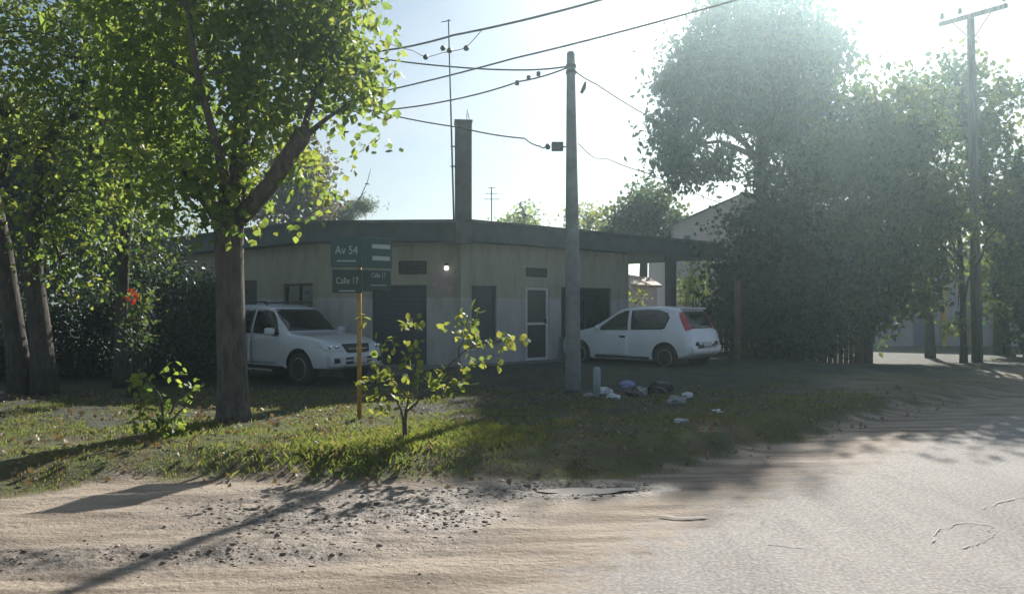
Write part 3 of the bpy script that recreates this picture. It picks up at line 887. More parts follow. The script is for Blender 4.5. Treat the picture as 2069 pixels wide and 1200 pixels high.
def patch(bvh, poly, view, name, material, parent, off=.006, cuts=3, side=1, rim=.012):
    """panel that follows the body: polygon drawn in side view (x,z) or end view (y,z), pressed onto the surface"""
    bm = bmesh.new()
    vs = [bm.verts.new((p[0], 0, p[1])) for p in poly]
    bm.faces.new(vs)
    bmesh.ops.triangulate(bm, faces=bm.faces)
    for _ in range(cuts):
        long = [e for e in bm.edges if e.calc_length() > .09]
        if not long: break
        bmesh.ops.subdivide_edges(bm, edges=long, cuts=1, use_grid_fill=True)
        bmesh.ops.triangulate(bm, faces=[f for f in bm.faces if len(f.verts) > 3])
    bad = []
    dirs = {'side': Vector((0, -side, 0)), 'front': Vector((-1, 0, 0)), 'rear': Vector((1, 0, 0))}[view]
    nrm = {}
    for v in bm.verts:
        a, b = v.co.x, v.co.z
        if view == 'side': o = Vector((a, side * 3, b))
        elif view == 'front': o = Vector((9, a, b))
        else: o = Vector((-9, a, b))
        hit, nn, _, _ = bvh.ray_cast(o, dirs)
        if hit is None: bad.append(v); continue
        if nn.dot(dirs) > 0: nn = -nn
        v.co = hit + nn * off; nrm[v] = nn
    if bad: bmesh.ops.delete(bm, geom=bad, context='VERTS')
    be = [e for e in bm.edges if e.is_boundary]
    src = {tuple(round(c, 6) for c in v.co): n_ for v, n_ in nrm.items() if v.is_valid}
    ex = bmesh.ops.extrude_edge_only(bm, edges=be)
    for v in [g for g in ex['geom'] if isinstance(g, bmesh.types.BMVert)]:
        n_ = src.get(tuple(round(c, 6) for c in v.co))
        if n_ is not None: v.co = v.co - n_ * (rim + off)
    bmesh.ops.recalc_face_normals(bm, faces=bm.faces)
    me = bpy.data.meshes.new(name); bm.to_mesh(me); bm.free()
    # outward orientation
    me.polygons.foreach_set('use_smooth', [True] * len(me.polygons))
    me.materials.append(material)
    return link(bpy.data.objects.new(name, me), parent)

def wheel(x, y, r_, wdt, parent, side, spokes=6):
    t = MB().lathe([(r_ * .62, -wdt / 2), (r_ * .93, -wdt / 2), (r_, -wdt / 2 + .03), (r_, wdt / 2 - .03), (r_ * .93, wdt / 2), (r_ * .62, wdt / 2)], 32, 'Y', (0, 0, 0)).build('wheel', M['tyre'], parent, smooth=True)
    t.location = (x, y, r_)
    m = MB().lathe([(r_ * .60, -wdt * .42), (r_ * .66, -wdt * .3), (r_ * .66, wdt * .5), (r_ * .60, wdt * .52), (r_ * .57, wdt * .35), (r_ * .57, .0), (.001, .0)] if side > 0 else
                   [(.001, 0), (r_ * .57, 0), (r_ * .57, -wdt * .35), (r_ * .60, -wdt * .52), (r_ * .66, -wdt * .5), (r_ * .66, wdt * .3), (r_ * .60, wdt * .42)], 32, 'Y')
    for k in range(spokes):
        q = 2 * math.pi * k / spokes
        mm = Matrix.Rotation(-q, 3, 'Y')
        m.box(mm @ Vector((r_ * .34, side * wdt * .38, 0)), (r_ * .52, .03, r_ * .17), m=mm)
    m.lathe([(.001, side * wdt * .3), (r_ * .17, side * wdt * .3), (r_ * .15, side * wdt * .45), (.001, side * wdt * .45)], 16, 'Y')
    m.build('rim', M['rim'], t)
    return t

def rel(poly, dx=0, dz=0): return [(a + dx, b + dz) for a, b in poly]

# --- white three-door hatchback (x forward from the rear axle)
def hatchback():
    dq = 18.0
    a = R(43)
    hd = Vector((-math.cos(a), math.sin(a), 0)); lf = Vector((-hd.y, hd.x, 0))
    wpt = Vector(((1347 - 1034.5) / FPX * dq, dq, 0))
    org = wpt - lf * .70; org.z = EYE - (748 - HOR) / FPX * dq
    t = thing('hatchback', 'white three-door hatchback parked with its rear to the road beside the carport', 'car', org, math.atan2(hd.y, hd.x))
    #      x     zb   ws   zsh  wt   zt
    tab = [(-.62, .40, .60, .50, .50, .58), (-.60, .36, .68, .58, .54, .70), (-.56, .34, .73, .72, .56, .86), (-.50, .32, .765, .86, .56, .98), (-.40, .28, .785, .925, .555, 1.15),
           (-.28, .24, .795, .93, .55, 1.33), (-.18, .22, .80, .93, .55, 1.42), (.3, .19, .81, .92, .565, 1.465), (.9, .18, .815, .90, .575, 1.465), (1.35, .18, .815, .88, .57, 1.41),
           (1.75, .18, .815, .87, .60, 1.18), (2.12, .18, .81, .86, .66, .955), (2.25, .18, .805, .85, .67, .925), (2.75, .20, .77, .76, .62, .83), (3.0, .22, .71, .66, .56, .74), (3.12, .26, .62, .52, .46, .62), (3.17, .32, .52, .44, .38, .52)]
    bd, bvh = car_body(tab, (0, 2.44), .29, 'body', M['car_white'], t)
    for sg in (1, -1):
        patch(bvh, [(1.02, .90), (1.93, .885), (1.70, 1.06), (1.42, 1.26), (1.20, 1.345), (1.09, 1.36)], 'side', 'door_window', M['glass'], t, side=sg)
        patch(bvh, [(.02, .95), (.10, .925), (.93, .905), (1.00, 1.36), (.60, 1.385), (.25, 1.37), (.02, 1.30), (-.06, 1.18)], 'side', 'quarter_window', M['glass'], t, side=sg)
        d_ = patch(bvh, [(.98, .27), (1.92, .27), (2.02, .45), (2.0, .84), (.98, .865)], 'side', 'door', M['car_white'], t, off=.005, side=sg)
        h_ = MB().box((1.14, sg * .822, .745), (.16, .03, .045)).build('door_handle', M['black_plastic'], d_, bevel=.008)
        mr = MB().lathe([(.0, -.05), (.06, -.045), (.075, 0), (.06, .05), (.0, .06)], 14, 'X', (1.78, sg * .93, .94)).build('mirror', M['car_white'], t, smooth=True)
        MB().box((1.78, sg * .86, .91), (.05, .1, .03)).build('mirror_arm', M['black_plastic'], mr)
        patch(bvh, [(.42, .24), (1.95, .24), (1.95, .29), (.42, .29)], 'side', 'side_strip', M['black_plastic'], t, off=.01, side=sg)
        tl = patch(bvh, [(sg * .50, .93), (sg * .70, .90), (sg * .66, 1.05), (sg * .60, 1.22), (sg * .545, 1.32), (sg * .47, 1.32), (sg * .49, 1.1)][::sg], 'rear', 'tail_light', M['red_lens'], t, off=.012)
        patch(bvh, [(sg * .36, .66), (sg * .58, .68), (sg * .56, .80), (sg * .30, .76)][::sg], 'front', 'headlight', M['clear_lens'], t, off=.008)
    patch(bvh, [(-.46, .95), (.46, .95), (.47, 1.1), (.44, 1.33), (-.44, 1.33), (-.47, 1.1)], 'rear', 'rear_window', M['glass'], t, off=.01)
    patch(bvh, [(-.56, .98), (.56, .98), (.50, 1.2), (.46, 1.36), (-.46, 1.36), (-.50, 1.2)], 'front', 'windscreen', M['glass'], t, off=.006)
    bp = patch(bvh, [(-.62, .40), (.62, .40), (.66, .56), (.46, .57), (.40, .50), (-.40, .50), (-.46, .57), (-.66, .56)], 'rear', 'rear_bumper', M['car_white'], t, off=.03)
    gr = patch(bvh, [(-.50, .565), (-.42, .505), (.42, .505), (.50, .565), (.47, .64), (.40, .655), (.32, .585), (-.32, .585), (-.40, .655), (-.47, .64)], 'rear', 'bumper_inset', M['black_plastic'], t, off=.025)
    hit = bvh.ray_cast(Vector((-9, 0, .60)), Vector((1, 0, 0)))[0]
    MB().box((hit.x - .03, 0, .60), (.015, .36, .11)).build('number_plate', M['plate'], t, bevel=.004)
    hit = bvh.ray_cast(Vector((-9, 0, 1.38)), Vector((1, 0, 0)))[0]
    MB().box((hit.x - .05, 0, 1.41), (.2, .86, .035)).build('roof_spoiler', M['car_white'], t, bevel=.012)
    MB().tube([(1.25, .2, 1.43), (1.05, .2, 1.66)], .006, 5).build('aerial', M['black_plastic'], t)
    MB().tube([(-.50, .05, 1.0), (-.42, -.28, 1.06)], .01, 5).build('rear_wiper', M['black_plastic'], t)
    for x in (0, 2.44):
        for sg in (1, -1): wheel(x, sg * .70, .29, .18, t, sg, 5)
    return t
hatchback()

# --- white sport utility vehicle
def suv():
    dq = 16.1
    th = R(36)
    hd = Vector((math.cos(th) * 0 + math.sin(R(54)) , -math.cos(R(54)), 0)); 
    hd = Vector((math.sin(R(54)), -math.cos(R(54)), 0))
    rt = Vector((hd.y, -hd.x, 0)); lf = -rt
    wpt = Vector(((612 - 1034.5) / FPX * dq, dq, 0))       # front wheel nearest the road
    # near side is the vehicle's right-hand side
    K = .91
    org = wpt - hd * 2.75 * K - rt * .78 * K; org.z = EYE - (779 - HOR) / FPX * dq
    t = thing('sport_utility_vehicle', 'white sport utility vehicle parked nose out behind the thick poplar trunk', 'car', org, math.atan2(hd.y, hd.x)); t.scale = (K, K, K)
    tab = [(-1.0, .50, .74, .62, .60, .72), (-.97, .45, .82, .72, .66, .95), (-.92, .42, .87, .95, .68, 1.12), (-.84, .40, .89, 1.10, .68, 1.42), (-.74, .38, .905, 1.13, .66, 1.70),
           (-.55, .36, .91, 1.14, .66, 1.79), (.2, .34, .92, 1.14, .68, 1.83), (1.0, .33, .92, 1.13, .69, 1.83), (1.5, .33, .92, 1.12, .68, 1.76), (1.85, .33, .92, 1.11, .70, 1.48), (2.2, .34, .92, 1.09, .74, 1.19),
           (2.35, .35, .92, 1.07, .76, 1.16), (3.0, .37, .91, 1.0, .75, 1.10), (3.35, .38, .88, .93, .72, 1.03), (3.55, .38, .83, .85, .66, .96), (3.64, .40, .77, .74, .62, .86), (3.70, .46, .68, .60, .55, .70)]
    bd, bvh = car_body(tab, (0, 2.75), .38, 'body', M['suv_white'], t, arch_depth=.34)
    for sg in (1, -1):
        patch(bvh, [(1.06, 1.15), (2.02, 1.13), (1.72, 1.52), (1.56, 1.66), (1.40, 1.69), (1.06, 1.70)], 'side', 'front_door_window', M['glass'], t, side=sg)
        patch(bvh, [(.10, 1.16), (.98, 1.15), (.98, 1.70), (.10, 1.70)], 'side', 'rear_door_window', M['glass'], t, side=sg)
        patch(bvh, [(-.74, 1.18), (.02, 1.16), (.02, 1.69), (-.50, 1.66), (-.68, 1.5)], 'side', 'quarter_window', M['glass'], t, side=sg)
        d1 = patch(bvh, [(1.03, .46), (1.95, .46), (2.18, .72), (2.18, 1.07), (1.03, 1.10)], 'side', 'door', M['suv_white'], t, off=.005, side=sg)
        MB().box((1.18, sg * .925, .98), (.2, .035, .045)).build('door_handle', M['suv_white'], d1, bevel=.01)
        d2 = patch(bvh, [(.42, .50), (.99, .46), (.99, 1.10), (.06, 1.11), (.06, .86)], 'side', 'door', M['suv_white'], t, off=.005, side=sg)
        MB().box((.22, sg * .925, .98), (.2, .035, .045)).build('door_handle', M['suv_white'], d2, bevel=.01)
        mr = MB().box((1.93, sg * 1.06, 1.20), (.13, .24, .17)).build('mirror', M['suv_white'], t, smooth=True, bevel=.045)
        MB().box((1.95, sg * .93, 1.12), (.07, .12, .04)).build('mirror_arm', M['black_plastic'], mr)
        hl = patch(bvh, [(sg * .47, .79), (sg * .81, .79), (sg * .85, .88), (sg * .80, .955), (sg * .52, .93)][::sg], 'front', 'headlight', M['clear_lens'], t, off=.012)
        for yy in (.58, .72):
            hit = bvh.ray_cast(Vector((9, sg * yy, .865)), Vector((-1, 0, 0)))[0]
            MB().lathe([(.001, .0), (.05, .0), (.052, .02), (.001, .026)], 14, 'X', (hit.x + .004, sg * yy, .865)).build('lamp_reflector', M['chrome'], hl)
        patch(bvh, [(sg * .55, .53), (sg * .70, .53), (sg * .70, .63), (sg * .57, .63)][::sg], 'front', 'fog_light', M['black_plastic'], t, off=.035)
        patch(bvh, [(-.30 + .72, .36), (2.2, .36), (2.2, .42), (.42, .42)], 'side', 'running_board', M['black_plastic'], t, off=.03, side=sg)
        MB().tube([(-.5, sg * .6, 1.80), (-.45, sg * .6, 1.87), (1.2, sg * .62, 1.88), (1.28, sg * .62, 1.80)], .018, 8).build('roof_rail', M['black_plastic'], t)
    patch(bvh, [(-.70, 1.21), (.70, 1.21), (.66, 1.5), (.60, 1.70), (-.60, 1.70), (-.66, 1.5)], 'front', 'windscreen', M['glass'], t, off=.006)
    patch(bvh, [(-.60, 1.16), (.60, 1.16), (.58, 1.66), (-.58, 1.66)], 'rear', 'rear_window', M['glass'], t, off=.008)
    gr = patch(bvh, [(-.40, .925), (.40, .925), (.33, .76), (.26, .74), (-.26, .74), (-.33, .76)], 'front', 'radiator_grille', M['black_plastic'], t, off=.02)
    hit = bvh.ray_cast(Vector((9, 0, .83)), Vector((-1, 0, 0)))[0]
    MB().box((hit.x + .03, 0, .83), (.02, .56, .018)).build('grille_bar', M['chrome'], gr)
    MB().lathe([(.05, -.01), (.075, -.01), (.075, .012), (.05, .012)], 20, 'X', (hit.x + .045, 0, .83)).build('emblem', M['chrome'], gr)
    patch(bvh, [(-.78, .44), (.78, .44), (.82, .70), (-.82, .70)], 'front', 'front_bumper', M['suv_white'], t, off=.03)
    for z0, z1 in ((.60, .645), (.50, .56)):
        patch(bvh, [(-.40, z0), (.40, z0), (.38, z1), (-.38, z1)], 'front', 'air_intake', M['black_plastic'], t, off=.04)
    hit = bvh.ray_cast(Vector((9, 0, .57)), Vector((-1, 0, 0)))[0]
    MB().box((hit.x + .06, 0, .58), (.015, .40, .13)).build('number_plate', M['plate'], t, bevel=.004)
    for x in (0, 2.75):
        for sg in (1, -1): wheel(x, sg * .78, .38, .25, t, sg, 6)
    return t
suv()

# ---------------------------------------------------------------- street furniture
# street name sign
sp = G(726, 848, .2); sp.z = hz(sp.x, sp.y) - .02
SGN = thing('street_sign', 'dark green street name sign on a thin yellow pole', 'sign', sp)
topz = P(0, 478, sp.y).z - sp.z
MB().tube([(0, 0, -.2), (0, 0, topz - .02)], .032, 12).build('pole', M['yellow_pole'], SGN, smooth=True)
dk = sp.y / FPX
def text_mesh(txt, size, material, parent, mtx, name='lettering', sx=1.0):
    cu = bpy.data.curves.new('t', 'FONT'); cu.body = txt; cu.size = size; cu.align_x = 'CENTER'; cu.align_y = 'CENTER'; cu.extrude = .002
    ob = bpy.data.objects.new('t', cu); COL.objects.link(ob)
    me = bpy.data.meshes.new_from_object(ob.evaluated_get(bpy.context.evaluated_depsgraph_get()))
    bpy.data.objects.remove(ob)
    me.name = name; me.materials.clear(); me.materials.append(material)
    o = link(bpy.data.objects.new(name, me), parent)
    o.matrix_local = mtx @ Matrix.Diagonal((sx, 1, 1, 1))
    return o
def plate(dirv, width, z0, z1, material, texts, lines):
    dv = Vector(dirv).normalized()
    s = 1 if dv.x > 0 else -1
    xa = dv * s                       # reading direction, left to right for the camera
    nn = Vector((xa.y, -xa.x, 0))     # faces the camera
    c = dv * (width / 2 + (-.045 if s < 0 else .03)) + nn * (.05 if s < 0 else .052) + Vector((0, 0, (z0 + z1) / 2))
    p = MB().box(c, (width, .022, z1 - z0), math.atan2(dv.y, dv.x)).build('name_plate', material, SGN, bevel=.005)
    def mt(u, z):
        o = c + xa * u + nn * .0135; o.z = z
        return Matrix(((xa.x, 0, nn.x, o.x), (xa.y, 0, nn.y, o.y), (0, 1, 0, o.z), (0, 0, 0, 1)))
    for (tx, u, z, sz, sx) in texts: text_mesh(tx, sz, M['sign_white'], p, mt(u, z), sx=sx)
    for (u, z, wd_, h_) in lines:
        m_ = mt(u, z); MB().box((0, 0, 0), (wd_, h_, .003)).build('white_bar', M['sign_white'], p).matrix_local = m_
    return p
def zz(py): return P(0, py, sp.y).z - sp.z
wl = 62 * dk
plate((-1, -.10, 0), wl, zz(541), zz(479), M['sign_green'], [('Av 54', .0, zz(507), .165, .8)], [(-.0, zz(528), .26, .018)])
plate((-1, -.10, 0), wl - .02, zz(592), zz(545), M['sign_dark'], [('Calle 17', .0, zz(568), .125, .75)], [(.0, zz(588), .22, .014)])
plate((.78, .62, 0), .46, zz(541), zz(479), M['sign_green'], [], [(.05, zz(497), .29, .06), (.05, zz(521), .28, .06)])
plate((.78, .62, 0), .44, zz(588), zz(545), M['sign_dark'], [('Calle 17', .02, zz(556), .10, .7)], [(.02, zz(576), .26, .010)])

# concrete service pole in front of the building
sb = G(1158, 790, .2)
UP = thing('utility_pole', 'round grey concrete utility pole standing on the verge', 'utility pole', (sb.x, sb.y, hz(sb.x, sb.y) - .03))
base = Vector(UP.location)
ph = P(1152, 105, sb.y).z - base.z
MB().tube([(0, 0, -.3), (0, 0, .3), (-.02, 0, ph * .5), (-.045, 0, ph - .04), (-.045, 0, ph)], [.155, .15, .125, .075, .05], 18).build('shaft', M['pole_concrete'], UP, smooth=True)
for py, s in ((135, -1), (147, 1)):
    z = P(0, py, sb.y).z - base.z
    MB().lathe([(.095, -.03), (.1, -.03), (.1, .03), (.095, .03)], 16, c=(-.04, 0, z)).build('clamp_band', M['steel'], UP)
zb2 = P(0, 297, sb.y).z - base.z
bx = MB().box((-.30, -.02, zb2), (.22, .14, .16)).build('junction_box', M['steel'], UP, bevel=.012)
MB().tube([(-.19, 0, zb2), (-.05, 0, zb2)], .014, 6).build('bracket', M['steel'], bx)
MB().lathe([(.0, -.05), (.05, -.04), (.06, 0), (.05, .04), (.0, .05)], 10, 'X', (-.48, -.02, zb2)).build('insulator', M['insulator'], UP, smooth=True)

# wooden pole with crossarm by the far trees
wb_ = P(1975, 735, 25.0); wb_.z = hz(wb_.x, wb_.y)
WP = thing('crossarm_pole', 'tall wooden power pole with crossarm and insulators rising among the trees', 'utility pole', (wb_.x, wb_.y, wb_.z - .03))
wt_ = P(1961, 28, 25.0) - wb_
MB().tube([(0, 0, -.2), (wt_.x * .5, 0, wt_.z * .5), (wt_.x, 0, wt_.z)], [.17, .14, .11], 14).build('shaft', M['pole_wood'], WP, smooth=True)
ca = P(1893, 52, 25.6) - wb_; cb = P(2028, 14, 23.6) - wb_
ax = (cb - ca); cmid = (ca + cb) / 2
mm = ax.to_track_quat('X', 'Z').to_matrix()
arm = MB().box(cmid + Vector((0, -.16, 0)), (ax.length, .11, .13), m=mm).build('crossarm', M['pole_wood'], WP, bevel=.01)
for u in (.04, .32, .96):
    q = ca.lerp(cb, u) + Vector((0, -.16, .06))
    MB().lathe([(.012, 0), (.012, .10), (.055, .10), (.07, .15), (.05, .2), (.06, .24), (.03, .28), (.0, .29)], 12, c=q).build('insulator', M['insulator'], arm, smooth=True)
for u in (.2, .78):
    q = ca.lerp(cb, u) + Vector((0, -.16, -.05)); e_ = Vector((wt_.x, -.1, wt_.z - .85))
    MB().tube([q, e_], .018, 6).build('brace', M['steel'], WP)

# overhead cables
def cable(pts, r_, label, grp='overhead cables above the crossing', sag=.0, name='overhead_cable', n=10):
    out = []
    for a, b in zip(pts, pts[1:]):
        for k in range(n):
            t_ = k / n; q = a.lerp(b, t_); q.z -= sag * 4 * t_ * (1 - t_); out.append(q)
    out.append(pts[-1])
    o = MB().tube(out, r_, 5).build(name, M['cable'], None, smooth=True)
    return tag(o, label, 'cable', grp)
Pk = P
top_l = Vector((base.x - .12, base.y, P(0, 135, sb.y).z)); top_r = Vector((base.x + .05, base.y, P(0, 145, sb.y).z))
cable([P(-500, 375, 30), P(780, 102, 16.5), P(915, 72, 14.8), P(1215, 0, 12.4), P(1700, -140, 9.6)], .020, 'thick upper cable passing over the antenna mast without touching the concrete pole', sag=.03)
cable([P(-500, 470, 30), P(760, 188, 17), P(1040, 118, 14.2), P(1440, 14, 11.5), P(1800, -95, 9.8)], .016, 'straight cable crossing behind the concrete pole towards the tall hazy tree', sag=.02)
cable([P(300, 90, 17.5), P(770, 119, 16), P(920, 136, 15.4), P(1060, 142, 15.1), top_l], .016, 'nearly level cable from the poplar crown to the top of the concrete pole', sag=.015)
cd_ = cable([P(300, 235, 17.5), P(750, 224, 16), P(900, 205, 15.5), P(1050, 165, 15.2), top_l + Vector((0, -.02, -.03))], .015, 'cable with small clamps rising to the top of the concrete pole', sag=.03)
ee = base + Vector((-.53, -.02, zb2))
cable([P(300, 190, 17.5), P(745, 222, 16), P(930, 258, 15.5), P(1060, 280, 15.2), P(1092, 296, 15.1), ee], .014, 'cable sagging past the chimney to the junction box', sag=.03)
cable([top_r, P(1205, 170, 15.3), P(1310, 235, 17), P(1500, 330, 21)], .014, 'cable falling from the pole top into the hazy tree', sag=.02)
cable([base + Vector((.1, 0, P(0, 290, sb.y).z - base.z)), P(1200, 318, 15.3), P(1225, 320, 15.6), P(1310, 351, 17), P(1480, 420, 21)], .009, 'thin slack wire leaving the pole below the junction box', sag=.02)
cable([P(790, 90, 16.2), P(835, 103, 15.9), P(860, 116, 15.7), P(895, 107, 15.4), P(940, 98, 15.0), P(975, 60, 14.4)], .007, 'short thin wire loop with beads hung below the upper cable', sag=.01)
for i, (px, py, d_) in enumerate(((860, 116, 15.68), (895, 98, 15.35), (908, 103, 15.3), (942, 98, 14.95))):
    q = P(px, py, d_)
    o = MB().lathe([(0, -.05), (.035, -.045), (.055, -.01), (.055, .01), (.035, .045), (0, .05)], 10, c=q).build('cable_insulator', M['insulator'], None, smooth=True)
    tag(o, ['dark bead insulator on the thin wire loop, nearest the poplar crown', 'higher of the two bead insulators touching the antenna mast',
            'lower of the two bead insulators touching the antenna mast', 'dark bead insulator on the wire loop between antenna mast and concrete pole'][i], 'insulator', 'beads on the thin wire loop')
for i, (px, py, d_) in enumerate(((1045, 168, 15.2), (1068, 158, 15.18), (1088, 150, 15.15))):
    q = P(px, py, d_)
    o = MB().box(q, (.07, .06, .09), .3).build('cable_clamp', M['insulator'], None, bevel=.012)
    tag(o, ['dark cable clamp farthest from the concrete pole', 'middle one of three dark cable clamps by the concrete pole', 'dark cable clamp closest to the concrete pole'][i], 'clamp', 'clamps near the pole top')
# small bundle hanging right of the pole
q = P(1180, 178, 15.1)
tag(MB().tube([q + Vector((.03, 0, .12)), q, q + Vector((-.05, 0, -.1))], [.015, .04, .03], 8).build('cable_coil', M['cable'], None, smooth=True), 'small bundle of coiled wire hanging right of the concrete pole', 'wire coil')

# antenna mast on the chimney
am = thing('antenna_mast', 'thin leaning antenna mast fixed to the chimney', 'antenna', (pc.x - .22, pc.y - .30, ROOF1 - .0))
q0 = Vector(am.location)
tp = P(906, 40, 17.9)
MB().tube([(0, 0, 0), ((tp - q0).x * .4, 0, (tp - q0).z * .4), tuple(tp - q0)], [.022, .02, .014], 8).build('mast', M['steel'], am)
MB().tube([tp - q0 + Vector((-.16, 0, -.06)), tp - q0 + Vector((.05, 0, -.02))], .012, 6).build('cross_rod', M['steel'], am)
for k in (.55, .75): MB().box(((tp - q0).x * .3 + .06, .03, (ct - ROOF1) * k), (.2, .03, .03)).build('bracket', M['steel'], am)
q = P(993, 445, 21); q.z = ROOF1
am2 = thing('roof_antenna', 'short thin antenna standing on the flat roof beyond the chimney', 'antenna', q)
hh = P(993, 378, 21).z - ROOF1
MB().tube([(0, 0, -.02), (0, 0, hh)], .016, 6).build('mast', M['steel'], am2)
for k, l in ((.98, .1), (.86, .16), (.74, .2)): MB().tube([(-l, 0, hh * k), (l, 0, hh * k)], .008, 5).build('rod', M['steel'], am2)

# pale short post, wooden post and plank fence
q = G(1206, 790, .3); q.z = hz(q.x, q.y)
o = MB().lathe([(.065, -.15), (.065, .50), (.055, .53), (.0, .54)], 14, c=(0, 0, 0)).build('bollard', M['post_pale'], None, smooth=True)
o.location = q; tag(o, 'short pale blue grey post beside the concrete utility pole', 'post')
q = P(1490, 740, 19.5); q.z = hz(q.x, q.y)
o = MB().box((0, 0, .95), (.13, .13, 2.1)).build('wooden_post', M['fence_wood'], None, bevel=.015)
o.location = q; tag(o, 'weathered square wooden post in front of the dark bush', 'post')
fa = P(1405, 720, 24.5); fb = P(1760, 720, 24.0)
fz = .05
FE = thing('plank_fence', 'brown vertical plank fence behind the white hatchback', 'fence', (fa.x, fa.y, fz))
dv = fb - fa; dv.z = 0; L_ = dv.length; dv.normalize(); an = math.atan2(dv.y, dv.x)
npk = int(L_ / .155); pm = None
for k in range(npk):
    if pm is None:
        o = MB().box((0, 0, .85), (.14, .025, 1.72)).build('plank', M['fence_wood'], FE, bevel=.006); pm = o.data
    else: o = link(bpy.data.objects.new('plank', pm), FE)
    o.location = dv * (.155 * k) + Vector((0, 0, random.uniform(-.03, .03))); o.rotation_euler = (0, random.uniform(-.008, .008), an)
for z in (.4, 1.35):
    c = dv * (L_ / 2) + Vector((0, .045, z)); MB().box(c, (L_, .05, .09), an).build('rail', M['fence_wood'], FE)

# ---------------------------------------------------------------- rubbish on the verge
def crumple(r_, seed, sc=(1, 1, .6), sub=3, amp=.6):
    bm = bmesh.new(); bmesh.ops.create_icosphere(bm, subdivisions=sub, radius=1)
    for v in bm.verts:
        c = v.co
        k = 1 + amp * (fbm(c.x * 2 + seed, c.y * 2 + c.z * 1.7 + seed, 3, 3) - .5) * 2 + amp * .6 * (float(vnoise(c.x * 5 + c.z * 4, c.y * 5 - seed, 9)) - .5)
        v.co = Vector((c.x * sc[0], c.y * sc[1], c.z * sc[2])) * (r_ * float(k))
        if v.co.z < -r_ * sc[2] * .55: v.co.z = -r_ * sc[2] * .55
    return bm
def rubbish(px, py, r_, material, label, cat, seed, sc=(1, 1, .6), name='rubbish_bag', zg=.3):
    bm = crumple(r_, seed, sc)
    me = bpy.data.meshes.new(name); bm.to_mesh(me); bm.free()
    me.materials.append(material)
    o = link(bpy.data.objects.new(name, me))
    q = G(px, py, zg); q.z = hz(q.x, q.y) + r_ * sc[2] * .5
    o.location = q; o.rotation_euler = (0, 0, seed)
    return tag(o, label, cat, None)
rubbish(1222, 786, .16, M['plastic_white'], 'largest crumpled white plastic bag by the short pale post', 'bag', 1)
rubbish(1240, 795, .12, M['plastic_white'], 'flattened white plastic bag lying in front of the largest bag', 'bag', 2, (1.2, .8, .45))
rubbish(1265, 778, .13, M['plastic_blue'], 'crumpled pale blue plastic bag on the rubbish heap', 'bag', 3, (1, .8, .65))
rubbish(1190, 790, .08, M['plastic_grey'], 'small grey bag close to the foot of the concrete pole', 'bag', 4)
rubbish(1297, 786, .15, M['plastic_grey'], 'grey rubbish bag right of the pale blue bag', 'bag', 5, (1, .9, .7))
rubbish(1283, 790, .13, M['plastic_black'], 'black rubbish bag wedged between blue and grey bags', 'bag', 6, (1, .9, .8))
rubbish(1330, 783, .24, M['plastic_black'], 'big black rubbish bag in the middle of the heap', 'bag', 7, (1.3, .8, .6))
rubbish(1390, 792, .10, M['plastic_white'], 'small white bag lying alone behind the cut branches', 'bag', 8)
rubbish(1367, 803, .14, M['plastic_grey'], 'dull grey bag on the grass in front of the black bag', 'bag', 9, (1.2, .9, .5))
rubbish(1375, 838, .11, M['plastic_grey'], 'flat grey scrap lying nearest the road', 'scrap', 10, (1.2, .8, .3))
rubbish(1452, 818, .09, M['plastic_white'], 'flat white scrap on the shaded grass apart from the heap', 'scrap', 11, (1.4, .8, .25))

# ---------------------------------------------------------------- vegetation
def leaves_object(name, pos, size, material, parent, droop=.35, aspect=.75, seed=0, kind=None, jitter=.45, tint=None):
    r = np.random.default_rng(seed); n = len(pos)
    ax = r.normal(size=(n, 3)); ax[:, 2] -= droop * 2; ax /= np.linalg.norm(ax, axis=1)[:, None]
    t = r.normal(size=(n, 3)); t -= ax * (t * ax).sum(1)[:, None]; t /= np.linalg.norm(t, axis=1)[:, None]
    nn = np.cross(ax, t)
    s = size * (1 + jitter * r.uniform(-1, 1, n))[:, None]
    v = np.empty((n, 4, 3))
    v[:, 0] = pos
    v[:, 1] = pos + ax * s * .42 + t * s * aspect * .5 + nn * s * .10
    v[:, 2] = pos + ax * s
    v[:, 3] = pos + ax * s * .42 - t * s * aspect * .5 + nn * s * .10
    idx = np.arange(n * 4).reshape(n, 4)
    tri = np.concatenate([idx[:, [0, 1, 2]], idx[:, [0, 2, 3]]])
    rv = r.uniform(0, 1, n)
    if tint is not None: rv = np.clip(tint * .65 + rv * .35, 0, .999)
    o = quads_object(name, v.reshape(-1, 3), tri, material, None, False, parent, {'rnd': np.concatenate([rv, rv])})
    if kind: o['kind'] = kind
    return o

def blob_points(blobs, nclump, per, cr, r, shell=.45):
    """clumps of leaves spread through ellipsoids (cx,cy,cz,rx,ry,rz[,weight])"""
    wgt = np.array([b[3] * b[4] * b[5] * (b[6] if len(b) > 6 else 1) for b in blobs]); wgt = wgt / wgt.sum()
    bi = r.choice(len(blobs), nclump, p=wgt)
    B_ = np.array([b[:6] for b in blobs])[bi]
    dr_ = r.normal(size=(nclump, 3)); dr_ /= np.linalg.norm(dr_, axis=1)[:, None]
    rad = r.uniform(0, 1, nclump) ** shell
    c = B_[:, :3] + dr_ * rad[:, None] * B_[:, 3:6]
    n = r.poisson(per, nclump)
    cc = np.repeat(c, n, 0)
    p = cc + r.normal(size=cc.shape) * cr * np.array([1, 1, .8]) * np.repeat(r.uniform(.55, 1.3, nclump), n)[:, None]
    global TINT
    TINT = np.repeat(r.uniform(0, 1, nclump), n)
    return c, p

def limb_path(a, b, r, n=6, wob=.06, sag=0.0):
    out = []
    L = (b - a).length
    for k in range(n + 1):
        t_ = k / n; q = a.lerp(b, t_)
        if 0 < k < n: q = q + Vector(r.normal(size=3)) * wob * L * .3
        q.z += sag * math.sin(t_ * math.pi); out.append(q)
    return out

